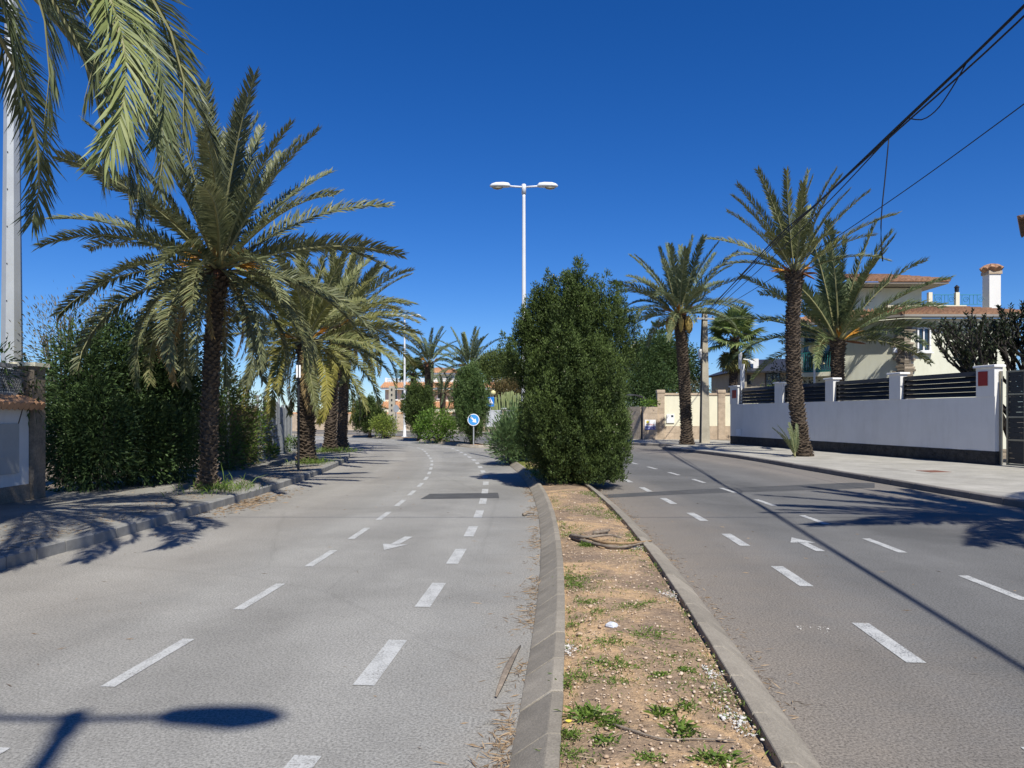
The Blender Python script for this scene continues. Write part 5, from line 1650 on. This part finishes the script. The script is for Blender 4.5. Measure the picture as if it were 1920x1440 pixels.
# tower house at the picture's right edge
tw = empty('tower_house', (25.25, 36.5, 0.1), R(-36), 'beige tower with tiled eaves at the edge of the picture', 'house')
MB().box(0.0, 4.0, 0, 4, 0, 11.1).build('wall', CREAM, tw)
t_ = tiles((-0.4, -0.4, 11.1), (4.4, -0.4, 11.1), (2.6, 1.9, 11.9), (1.4, 1.9, 11.9), 16, 5).build('roof', DARKTILE, tw)
tiles((-0.4, 4.4, 11.1), (-0.4, -0.4, 11.1), (1.4, 1.9, 11.9), (1.4, 2.1, 11.9), 16, 5).build('roof_side', DARKTILE, t_)
window(tw, 1.4, 8.2, 1.1, 1.4, 0)

# modern house with slate roof
YD = 62.0
kd = YD / F
dh = empty('slate_roof_house', (0, YD, 0), 0, 'low beige house with dark slate hip roof behind the fan palm', 'house')
X2 = lambda px: (px - 960) * kd
Z2 = lambda py: H - (py - HOR) * kd
MB().box(X2(1388), X2(1560), 0, 9, 0, Z2(694)).build('wall', BEIGE, dh)
rf = MB()
e0, e1 = Z2(697), Z2(667.5)
rf.add([(X2(1374), -0.8, e0), (X2(1572), -0.8, e0 + 0.12), (X2(1572), 9.8, e0), (X2(1374), 9.8, e0), (X2(1444), 4.2, e1), (X2(1530), 4.2, e1 + 0.12)], [(0, 1, 5, 4), (1, 2, 5), (2, 3, 4, 5), (3, 0, 4), (3, 2, 1, 0)])
rfo = rf.build('roof', SLROOF, dh)
MB().box(X2(1374), X2(1572), -0.86, -0.8, e0 - 0.12, e0 + 0.03).build('gutter', DARKM, rfo)
MB().box(X2(1414), X2(1424), 0.2, 0.9, Z2(690), Z2(672)).build('chimney', WHITE, rfo)
window(dh, X2(1435), Z2(725), X2(1463) - X2(1435), Z2(699) - Z2(725), 0, DARKM, GLASSB)
window(dh, X2(1400), Z2(720), X2(1407) - X2(1400), Z2(703) - Z2(720), 0, DARKM, GLASS)
MB().box(X2(1393), X2(1398), -0.3, 0.1, 0, Z2(674)).build('column', BEIGE, dh)

# far cream house with orange roofs
YF = 88.0
kf = YF / F
fh = empty('far_house', (0, YF, 0), 0, 'far cream house with orange roofs and white balustrade beyond the bend', 'house')
X3 = lambda px: (px - 960) * kf
Z3 = lambda py: H - (py - HOR) * kf
MB().box(X3(722), X3(960), 0, 10, 0, Z3(728)).build('wall', CREAM, fh)
fr_ = tiles((X3(716), -1.0, Z3(728)), (X3(960), -1.0, Z3(728)), (X3(960), 0.8, Z3(717)), (X3(720), 0.8, Z3(717)), 60, 3, 0.08).build('eaves_roof', TERRAF, fh)
MB().box(X3(716), X3(960), -0.9, -0.02, Z3(731), Z3(728.4)).build('soffit', WFRAME, fh)
bl = MB().box(X3(720), X3(960), 0.85, 1.0, Z3(717), Z3(715)).box(X3(720), X3(960), 0.85, 1.0, Z3(710.5), Z3(709)).build('balustrade', WFRAME, fh)
bm_ = MB().lathe([(0.05, 0), (0.09, 0.1), (0.04, 0.22), (0.05, 0.3)], 6).mesh('baluster', WFRAME)
for k in range(70):
    link('baluster', bm_, bl, loc=(X3(720) + k * 0.215, 0.92, Z3(715) + 0.0))
for px in (722, 757, 800):
    MB().box(X3(px) - 0.15, X3(px) + 0.15, 0.8, 1.1, Z3(717), Z3(707.5)).build('balustrade_post', WFRAME, bl)
MB().box(X3(797), X3(856), 2.5, 7, Z3(722), Z3(698)).build('tower_wall', CREAM, fh)
t3 = tiles((X3(787), 1.9, Z3(697.5)), (X3(864), 1.9, Z3(698)), (X3(838), 4.6, Z3(686.5)), (X3(812), 4.6, Z3(686.5)), 18, 4, 0.08).build('tower_roof', TERRAF, fh)
tiles((X3(787), 7.6, Z3(697.5)), (X3(787), 1.9, Z3(697.5)), (X3(812), 4.6, Z3(686.5)), (X3(812), 4.8, Z3(686.5)), 14, 4, 0.08).build('tower_roof_side', TERRAF, t3)
MB().box(X3(789), X3(862), 2.0, 7, Z3(700), Z3(698)).build('tower_eaves', WFRAME, t3)
window(fh, X3(842), Z3(708), 0.4, 0.5, 2.5, WFRAME, GLASS)
window(fh, X3(752), Z3(748), 0.8, 1.1, 0)
window(fh, X3(733), Z3(750), 0.8, 1.2, 0)
window(fh, X3(820), Z3(748), 0.9, 1.1, 0)
window(fh, X3(905), Z3(748), 0.9, 1.1, 0)
tiles((X3(720), -2.6, Z3(766)), (X3(905), -2.6, Z3(766)), (X3(905), -0.02, Z3(754)), (X3(720), -0.02, Z3(754)), 44, 4, 0.08).build('porch_roof', TERRAF, fh)
MB().box(X3(720), X3(905), -2.5, -2.3, 0, Z3(766.5)).build('porch_wall', CREAM, fh)

# far garden walls
fw = empty('far_stone_wall', (-13.4, 76.0, 0), R(-4), 'far garden wall with orange tile coping by the bend', 'garden wall')
MB().box(-14, 9.4, 0, 0.3, 0, 1.75).build('wall_body', TRAV, fw)
for k in range(60):
    MB().lathe([(0.13, -0.2), (0.13, 0.2)], 8).build('coping_tile', TERRAF, fw, loc=(-13.8 + k * 0.4, 0.15, 1.80), rot=(0, R(90), 0))
ff = empty('far_slatted_fence', (-4.6, 68.5, 0.12), R(-28), 'far fence of white slats between stone pillars behind the crossing sign', 'fence')
MB().box(0, 9.2, 0.05, 0.2, 0, 0.45).build('plinth', TRAV, ff)
for k in range(5):
    o = MB().box(k * 2.2 - 0.16, k * 2.2 + 0.16, -0.05, 0.3, 0, 2.05).build('pillar', TRAV, ff)
    MB().box(k * 2.2 - 0.22, k * 2.2 + 0.22, -0.1, 0.35, 2.052, 2.15).build('cap', WFRAME, o)
slm = MB().box(-0.05, 0.05, -0.01, 0.01, 0, 1.45).mesh('slat', LAMPW)
for k in range(4):
    MB().box(k * 2.2 + 0.17, k * 2.2 + 2.03, 0.09, 0.15, 1.90, 1.96).build('rail', LAMPW, ff)
    for j in range(13):
        link('slat', slm, ff, loc=(k * 2.2 + 0.26 + j * 0.14, 0.12, 0.46))
fg = empty('globe_lamp', (-1.75, 69.5, 0.1), 0, 'small cream globe lamp above the crossing sign', 'garden lamp')
MB().tube([(0, 0, 0), (0, 0, 3.4)], 0.05, 6).build('post', WFRAME, fg)
MB().lathe([(0.05, -0.26), (0.2, -0.17), (0.26, 0), (0.2, 0.17), (0.03, 0.26)], 14, (0, 0, 3.6)).build('globe', GLOBE, fg, smooth=True)
hut = empty('tiled_shed', (-5.0, 74, 0), 0, 'low roof of striped red tiles behind the crossing sign', 'shed')
MB().box(-0.5, 4.2, 0.6, 3, 0, 2.2).build('wall', CREAM, hut)
tiles((-0.8, 0, 2.2), (4.6, 0, 2.2), (4.4, 1.8, 3.2), (-0.6, 1.8, 3.2), 18, 5).build('roof', TERRA, hut)
# background greenery filling the gaps
for i, (x, y, s, lab) in enumerate(((-26, 62, 2.0, 'rounded garden tree far off at the bend beside the stone wall'), (-17.5, 80, 1.7, 'low green tree over the far tile coped wall'), (-32, 56, 2.4, 'dense garden tree far off behind the screen fence'), (-22, 40, 1.7, 'green garden tree behind the torn screen fence'), (2.0, 84, 2.0, 'green tree behind the far house and cactus'), (22, 78, 2.2, 'distant tree between the utility pole and the fan palm'))):
    tree('garden_tree', lab, (x, y, 0), [(0, 0, -0.1), (0.1, 0, 1.0), (0, 0.1, 1.9)], 0, [(0, 0, s * 1.3, s, s * 0.8), (s * 0.7, 0, s * 1.1, s * 0.7, s * 0.6), (-s * 0.7, 0.2, s * 1.1, s * 0.7, s * 0.6)], 230, 14, TREE, 0.26, 0.09, 0.3, 'tree', 'garden trees in the background', tr=0.18)

# ------------------------------------------------------------------ left wall, fence
lwll = empty('lattice_wall', (-8.62, 13.7, 0.14), R(-88), 'white wall end with tile canopy, meter cabinet and lattice on top', 'garden wall')
# local x runs towards the viewer, -y faces the garden, +y ... front faces the road at y = 0
MB().box(0.37, 9, -0.25, 0, 0.0, 0.28).build('stone_base', RUST, lwll)
MB().box(0.37, 9, -0.25, -0.02, 0.282, 1.62).build('wall_body', WHITE, lwll)
pl_ = MB().box(0.0, 0.35, -0.3, 0.06, 0, 2.38).build('pillar', RUST, lwll)
MB().box(-0.05, 0.40, -0.35, 0.11, 2.382, 2.45).build('cap', CREAM, pl_)
cb = MB().box(0.70, 1.75, -0.02, 0.015, 0.50, 1.36).build('cabinet_door', M('cabinet_grey', (0.42, 0.42, 0.40), 0.6, 0.1, 3, 0.1, 40), lwll)
for k in range(24):
    MB().tube([(0.32 + k * 0.15, -0.1, 1.80), (0.32 + k * 0.15, 0.20, 1.66)], 0.078, 8).build('canopy_tile', TERRAF, lwll)
la = MB()
for r_ in range(8):
    for k in range(60):
        cx_, cz_ = 0.42 + k * 0.065 + (r_ % 2) * 0.0325, 1.93 + r_ * 0.05
        for q in range(6):
            a, b = q * math.pi / 3, (q + 1) * math.pi / 3
            la.add([(cx_ + r1_ * math.cos(t), y_, cz_ + r1_ * math.sin(t)) for r1_, y_, t in ((0.034, -0.1, a), (0.034, -0.1, b), (0.020, -0.1, b), (0.020, -0.1, a), (0.020, -0.16, b), (0.020, -0.16, a))], [(0, 1, 2, 3), (3, 2, 4, 5)])
o = la.build('lattice_blocks', BLOCKW, lwll); o['kind'] = 'stuff'
MB().box(0.62, 4.6, -0.2, -0.06, 1.78, 1.90).build('lattice_sill', BLOCKW, lwll)
MB().box(0.62, 4.6, -0.2, -0.06, 2.33, 2.40).build('lattice_top', BLOCKW, lwll)

fn = empty('screen_fence', (-8.05, 21.4, 0.14), 0, 'torn grey shade net and reed screen fence on posts along the pavement', 'fence')
FP = [(-7.95, 20.9), (-8.25, 24.2), (-8.35, 25.2), (-8.75, 28.0), (-9.35, 31.6)]
FP = [(x + 8.05 - 0.0, y - 21.4) for x, y in FP]
for i, (x, y) in enumerate(FP):
    MB().tube([(x, y, -0.05), (x, y, 2.15)], 0.045, 7).build('post', GALV, fn)
def screen(a, b, h, mat, name, n=26, amp=0.03):
    A_, B_ = Vector((*a, 0)), Vector((*b, 0))
    d = (B_ - A_); nn = Vector((-d.y, d.x, 0)).normalized()
    rr = []
    mb = MB(); vs = []; fs = []
    for i in range(n + 1):
        t = i / n
        o_ = amp * math.sin(i * 1.9) + amp * 0.6 * math.sin(i * 0.7)
        p = A_ + d * t + nn * o_
        top = h + 0.05 * math.sin(i * 0.9) - (0.12 if 0.4 < t < 0.5 else 0)
        vs += [p + Vector((0, 0, 0.03)), p + Vector((0, 0, top)), p + nn * 0.03 + Vector((0, 0, 0.03)), p + nn * 0.03 + Vector((0, 0, top))]
    for i in range(n):
        a_ = i * 4; b_ = a_ + 4
        fs += [(a_, b_, b_ + 1, a_ + 1), (a_ + 2, a_ + 3, b_ + 3, b_ + 2), (a_ + 1, b_ + 1, b_ + 3, a_ + 3), (a_, a_ + 2, b_ + 2, b_)]
    mb.add(vs, fs)
    return mb.build(name, mat, fn)
screen(FP[0], FP[1], 1.75, REED, 'reed_screen', 60, 0.012)
screen(FP[2], FP[3], 1.95, CLOTH, 'shade_net')
screen(FP[3], FP[4], 1.85, CLOTH, 'shade_net', 30, 0.05)
# masonry behind the far-left palms
gw = empty('grey_wall', (-10.2, 34.5, 0.1), R(125), 'low grey garden wall beyond the screen fence', 'garden wall')
MB().box(0, 22, 0, 0.25, 0, 1.7).build('wall_body', BLOCKW, gw)
MB().box(-0.02, 22, -0.03, 0.28, 1.702, 1.76).build('coping', TERRAF, gw)

# ------------------------------------------------------------------ small things on the ground
def weed_mesh(seed, n, h, spread, wide):
    P = np.c_[rng.normal(0, spread * 0.5, (n, 2)), rng.random(n) * h * 0.5]
    D = np.c_[rng.normal(0, 0.7, (n, 2)), rng.uniform(0.25, 1.0, n)]
    D[:, :2] += P[:, :2] / spread * 0.6
    return leaf_mesh('leaves', P, D, h * rng.uniform(0.35, 1.0, n), wide * rng.uniform(0.6, 1.4, n), WEED, droop=0.2)


WM = [weed_mesh(1, 170, 0.075, 0.085, 0.012), weed_mesh(2, 240, 0.065, 0.14, 0.0075), weed_mesh(3, 80, 0.08, 0.055, 0.016), weed_mesh(4, 170, 0.05, 0.12, 0.009)]
weeds = [(1080, 1098, 1, 1.0, 'feathery weed hugging the left kerb past the branches'), (1063, 1085, 1, 0.8, 'tall thin weed at the kerb behind another'), (1105, 1130, 3, 1.0, 'bright weed patch below the feathery one'), (1125, 1148, 1, 0.8, 'low weed in the row facing the middle of the soil'),
         (1185, 1140, 1, 1.0, 'spreading weed near the right kerb in the upper row'), (1215, 1130, 3, 0.8, 'small weed nearest the right kerb in the upper row'), (1160, 1160, 3, 0.7, 'tiny weed beside the crumpled white litter'), (1070, 1172, 3, 0.7, 'small weed at the left kerb level with the white litter'),
         (1140, 1205, 1, 1.0, 'wide weed just below the white litter'), (1180, 1210, 3, 0.8, 'low weed right of the wide one'), (1215, 1192, 1, 1.1, 'loose weed patch right of the white litter'), (1145, 1250, 1, 1.1, 'large feathery weed in mid soil'), (1165, 1280, 1, 0.8, 'weed in front of the large feathery one'),
         (1080, 1270, 1, 0.9, 'weed patch at the left kerb in mid soil'), (1058, 1285, 2, 0.7, 'broad leaf weed touching the left kerb'), (1238, 1270, 2, 0.8, 'lone rosette weed on the dark soil patch'), (1285, 1258, 2, 0.7, 'lone weed near the right kerb'), (1262, 1232, 2, 0.5, 'tiny rosette above the dark soil patch'),
         (1220, 1298, 2, 0.5, 'small star shaped weed on dark soil'), (1105, 1345, 0, 1.3, 'bushy green weed near the left kerb in front'), (1150, 1360, 0, 0.9, 'green weed beside the bushy one'), (1240, 1345, 2, 1.2, 'leafy weed at centre front'), (1285, 1330, 0, 0.9, 'leafy weed towards the right front'),
         (1280, 1375, 2, 1.3, 'largest leafy weed at right front'), (1068, 1380, 0, 0.8, 'weed with a yellow flower by the left kerb'), (1135, 1392, 2, 0.8, 'small dark weed at centre front'), (1070, 1415, 1, 0.8, 'weed at the left kerb near the picture foot'), (1215, 1425, 0, 0.7, 'weed at the picture foot centre'),
         (1345, 1428, 0, 1.0, 'weed at the picture foot near the right kerb'), (1100, 1025, 0, 1.2, 'green weed in front of the dry branches')]
for i, (px, py, k, s, lab) in enumerate(weeds):
    x, y = gnd(px, py, 0.11)
    wr = empty('weed', (x, y, 0.10), 0, lab, 'weed', 'weeds on the median soil')
    link('leaves', WM[k], wr, rot=(0, 0, random.uniform(0, 6.28)), scale=(s * random.uniform(0.65, 1.0), s * random.uniform(0.65, 1.05), s * 0.8))
x, y = gnd(1066, 1364, 0.13)
fl = tag(MB().lathe([(0.003, 0), (0.014, 0.01), (0.016, 0.014), (0.004, 0.016)], 10).build('yellow_flower', SYEL, loc=(x, y, 0.15)), 'small yellow flower by the left kerb', 'flower')
# sparse small grass over the soil
n = 4600
yy = rng.uniform(3.0, 15, n) ** 1.0
cx_ = np.array([med_left(v) + 0.725 for v in yy]) + rng.uniform(-0.47, 0.47, n)
dens = np.sin(cx_ * 5.1 + np.sin(yy * 1.7) * 2) + np.cos(yy * 2.3 + cx_ * 3) + rng.normal(0, 0.7, n)
kp = dens > 0.5
P = np.c_[cx_[kp], yy[kp], np.full(kp.sum(), 0.10)]
P = np.repeat(P, 5, 0) + np.c_[rng.normal(0, 0.02, (kp.sum() * 5, 2)), np.zeros(kp.sum() * 5)]
D = np.c_[rng.normal(0, 0.7, (len(P), 2)), np.ones(len(P))]
tag(link('grass', leaf_mesh('grass', P, D, rng.uniform(0.015, 0.06, len(P)), 0.0065, WEED, droop=0.2)), 'sparse small sprouts scattered over the median soil', 'grass', kind='stuff')
P = np.c_[rng.uniform(-0.5, 0.5, 9000) + 0.05, rng.uniform(24.0, 29.3, 9000), np.full(9000, 0.1)]
P[:, 0] += np.array([med_left(v) + 0.68 for v in P[:, 1]])
D = np.c_[rng.normal(0, 0.6, (9000, 2)), np.ones(9000)]
P2 = np.c_[rng.uniform(-0.5, 0.1, 6000), rng.uniform(18.2, 24, 6000), np.full(6000, 0.1)]
P2[:, 0] += np.array([med_left(v) + 0.725 for v in P2[:, 1]])
tag(link('grass', leaf_mesh('grass', np.r_[P, P2], np.r_[D, D[:6000]], rng.uniform(0.02, 0.06, 15000), 0.008, YELL, droop=0.2)), 'dry short grass on the median behind the big cypress', 'grass', kind='stuff')


n = 2400
yy = 2.9 + 13 * rng.random(n) ** 1.3
P = np.c_[np.array([med_left(v) + 0.725 for v in yy]) + rng.uniform(-0.47, 0.47, n), yy, np.full(n, 0.118)]
D = np.c_[rng.normal(size=(n, 2)), rng.uniform(-0.03, 0.15, n)]
STRAWD = leafmat('soil_straw', (0.17, 0.12, 0.08), (0.46, 0.36, 0.24), 0.1, 0.9)
tag(link('dry_litter', leaf_mesh('dry_litter', P, D, rng.gamma(2, 0.018, n) + 0.01, 0.005, STRAWD)), 'dry straw bits strewn over the median soil', 'litter', kind='stuff')


# pebbles and crumbs of soil
def pebbles(name, C, S, mat, label):
    t = (1 + 5 ** .5) / 2
    base = unit(np.array([(-1, t, 0), (1, t, 0), (-1, -t, 0), (1, -t, 0), (0, -1, t), (0, 1, t), (0, -1, -t), (0, 1, -t), (t, 0, -1), (t, 0, 1), (-t, 0, -1), (-t, 0, 1)], float))
    fc = np.array([(0, 11, 5), (0, 5, 1), (0, 1, 7), (0, 7, 10), (0, 10, 11), (1, 5, 9), (5, 11, 4), (11, 10, 2), (10, 7, 6), (7, 1, 8), (3, 9, 4), (3, 4, 2), (3, 2, 6), (3, 6, 8), (3, 8, 9), (4, 9, 5), (2, 4, 11), (6, 2, 10), (8, 6, 7), (9, 8, 1)])
    n = len(C)
    jit = rng.uniform(0.7, 1.3, (n, 12, 1))
    ax = rng.uniform(0.6, 1.3, (n, 1, 3)) * np.array((1, 1, 0.65))
    V = C[:, None, :] + base[None] * jit * ax * S[:, None, None]
    Q = (fc[None] + (np.arange(n) * 12)[:, None, None]).reshape(-1, 3)
    o = link(name, np_mesh(name, V.reshape(-1, 3), Q, mat, np.repeat(rng.random(n), 12)))
    return tag(o, label, 'pebbles', kind='stuff')


PEBL = leafmat('pebble_mix', (0.38, 0.26, 0.16), (0.62, 0.50, 0.38), 0.0, 0.9)
n = 3600
yy = 2.9 + 12 * rng.random(n) ** 1.5
C = np.c_[np.array([med_left(v) + 0.725 for v in yy]) + rng.uniform(-0.47, 0.47, n), yy, np.full(n, 0.104)]
C[:, 2] += 0.02 * (1 - ((C[:, 0] - np.array([med_left(v) + 0.725 for v in yy])) / 0.48) ** 2)
pebbles('pebbles', C, rng.gamma(2.0, 0.0022, n) + 0.002, PEBL, 'pale pebbles and crumbs lying on the median soil')
# spilled white plaster along the kerb
WPL = leafmat('plaster_crumb', (0.42, 0.39, 0.35), (0.62, 0.60, 0.56), 0.0, 0.9)
Cs = []
for (px, py, n, s) in ((1335, 1262, 100, 0.05), (1350, 1290, 40, 0.05), (1375, 1345, 100, 0.055), (1395, 1365, 70, 0.055), (1062, 1215, 160, 0.045), (1252, 1115, 160, 0.06), (1195, 1025, 160, 0.07), (1545, 1180, 30, 0.05), (1500, 1176, 14, 0.03)):
    z = 0.112 if px < 1480 else 0.004
    x, y = gnd(px, py, z)
    Cs.append(np.c_[x + rng.normal(0, s * 0.6, n), y + rng.normal(0, s * 1.4, n), np.full(n, z)])
Cs = np.concatenate(Cs)
pebbles('plaster_crumbs', Cs, rng.gamma(2.0, 0.0017, len(Cs)) + 0.001, WPL, 'white plaster crumbs spilled beside the kerbs')
x, y = gnd(1146, 1173, 0.12)
cr_ = MB()
rr = random.Random(4)
cr_.loft([[(0.045 * q * math.cos(a) * rr.uniform(0.7, 1.3), 0.045 * q * math.sin(a) * rr.uniform(0.7, 1.3), z) for a in np.linspace(0, 6.283, 10)[:-1]] for q, z in ((0.8, 0), (1.0, 0.015), (0.8, 0.03), (0.3, 0.042))])
tag(cr_.build('paper_litter', M('white_paper', (0.52, 0.54, 0.58), 0.7, 0.15, 30, 0.6, 60), loc=(x, y, 0.105)), 'crumpled white litter among the median weeds', 'litter')


# dry branches on the median
def branch(label, pts, r, mat=GREYWOOD, name='dry_branch', flat=None, group='dry palm debris'):
    P = catmull(pts, 0.05)
    nn = len(P)
    rad = [r * (1 - 0.6 * i / nn) * random.uniform(0.85, 1.15) for i in range(nn)]
    return tag(MB().tube([tuple(p) for p in P], rad, 6).build(name, mat, smooth=True), label, 'branch', group)


def gp(px, py, z=0.12):
    x, y = gnd(px, py, z)
    return (x, y, z)


branch('dry grey palm stalk lying lowest across the median', [gp(1070, 1006, .13), gp(1110, 1018, .15), gp(1160, 1026, .15), gp(1205, 1018, .14)], 0.028)
branch('dry palm stalk curving over the right kerb', [gp(1090, 1004, .16), gp(1130, 1016, .19), gp(1180, 1018, .18), gp(1222, 1014, .10)], 0.024, DRY)
branch('dark dry palm stalk on top of the branch heap', [gp(1072, 1004, .15), gp(1100, 1007, .19), gp(1140, 1003, .19), gp(1165, 1008, .17)], 0.026)
branch('short pale stalk at the back of the branch heap', [gp(1112, 1000, .13), gp(1135, 996, .16), gp(1142, 994, .15)], 0.03)
branch('thin twig lying in front of the branch heap', [gp(1100, 1012, .12), gp(1125, 1026, .13), gp(1140, 1028, .12)], 0.016, DRY)
branch('thin twig lying across the front of the median', [gp(1150, 1358, .125), gp(1240, 1385, .13), gp(1300, 1385, .125), gp(1380, 1388, .12)], 0.006, GREYWOOD)
o = tag(MB().loft([[(x_, w, 0.012 + 0.03 * math.sin(3.1 * x_ / 0.95) + 0.02 * abs(w) * 10) for w in (-ww_, -ww_ * 0.4, ww_ * 0.4, ww_)] + [(x_, w, 0.004 + 0.03 * math.sin(3.1 * x_ / 0.95)) for w in (ww_, ww_ * 0.3, -ww_ * 0.3, -ww_)] for x_, ww_ in ((0, 0.005), (0.12, 0.014), (0.35, 0.02), (0.6, 0.016), (0.8, 0.009), (0.98, 0.003))]).build('palm_sheath', GREYWOOD, loc=(*gnd(930, 1310), 0.004), rot=(0, 0, math.atan2(gnd(985, 1195)[1] - gnd(930, 1310)[1], gnd(985, 1195)[0] - gnd(930, 1310)[0])), smooth=True),
    'long dry palm sheath lying on the asphalt against the kerb', 'palm debris', 'dry palm debris')
branch('small dark branch stub on the asphalt by the patch', [(*gnd(981, 968), 0.02), (*gnd(990, 967), 0.05), (*gnd(1001, 966), 0.03)], 0.03)
# straw and needles gathered in the gutter
n = 2600
yy = 3.0 + 14 * rng.random(n) ** 1.4
keepm = (np.sin(yy * 2.1) + np.sin(yy * 5.3 + 1) + rng.normal(0, 0.8, n)) > 0.1
yy = yy[keepm]
P = np.c_[np.array([med_left(v) for v in yy]) - rng.gamma(1.3, 0.045, len(yy)), yy, np.full(len(yy), 0.006)]
D = np.c_[rng.normal(size=(len(yy), 2)), rng.uniform(-0.03, 0.12, len(yy))]
STRAW = leafmat('straw', (0.16, 0.11, 0.07), (0.42, 0.30, 0.18), 0.1, 0.9)
tag(link('dry_litter', leaf_mesh('dry_litter', P, D, rng.uniform(0.02, 0.13, len(P)), 0.007, STRAW)), 'brown straw and needles gathered along the median gutter', 'litter', kind='stuff')
n = 900
yy = rng.uniform(4, 20, n)
P = np.c_[np.array([med_left(v) + 1.45 for v in yy]) + rng.gamma(1.2, 0.05, n), yy, np.full(n, 0.006)]
D = np.c_[rng.normal(size=(n, 2)), rng.uniform(-0.03, 0.2, n)]
tag(link('dry_litter', leaf_mesh('dry_litter', P, D, rng.uniform(0.02, 0.09, n), 0.006, STRAW)), 'sparse straw along the grey side of the median', 'litter', kind='stuff')
n = 3600
yy = rng.uniform(8, 22, n)
P = np.c_[-5.5 - rng.gamma(1.4, 0.55, n), yy, np.full(n, 0.146)]
D = np.c_[rng.normal(size=(n, 2)), rng.uniform(-0.03, 0.1, n)]
tag(link('fallen_leaves', leaf_mesh('fallen_leaves', P, D, rng.gamma(2, 0.018, n) + 0.015, 0.008, STRAW)), 'brown fallen leaves on the shaded pavement', 'leaf litter', kind='stuff')
n = 700
x0, y0 = gnd(440, 950)
P = np.c_[rng.normal(-4.9, 0.22, n), rng.normal(14.0, 1.0, n), np.full(n, 0.006)]
D = np.c_[rng.normal(size=(n, 2)), rng.uniform(-0.03, 0.1, n)]
tag(link('fallen_leaves', leaf_mesh('fallen_leaves', P, D, rng.uniform(0.03, 0.16, n), 0.015, STRAW)), 'dry brown scraps on the asphalt below the big palm', 'leaf litter', kind='stuff')
n = 260
P = np.c_[rng.uniform(-5, 8.5, n), rng.uniform(3.2, 20, n), np.full(n, 0.006)]
D = np.c_[rng.normal(size=(n, 2)), rng.uniform(-0.02, 0.06, n)]
tag(link('dry_litter', leaf_mesh('dry_litter', P, D, rng.uniform(0.02, 0.11, n), 0.007, STRAW)), 'stray twigs and leaves scattered over the asphalt', 'litter', kind='stuff')
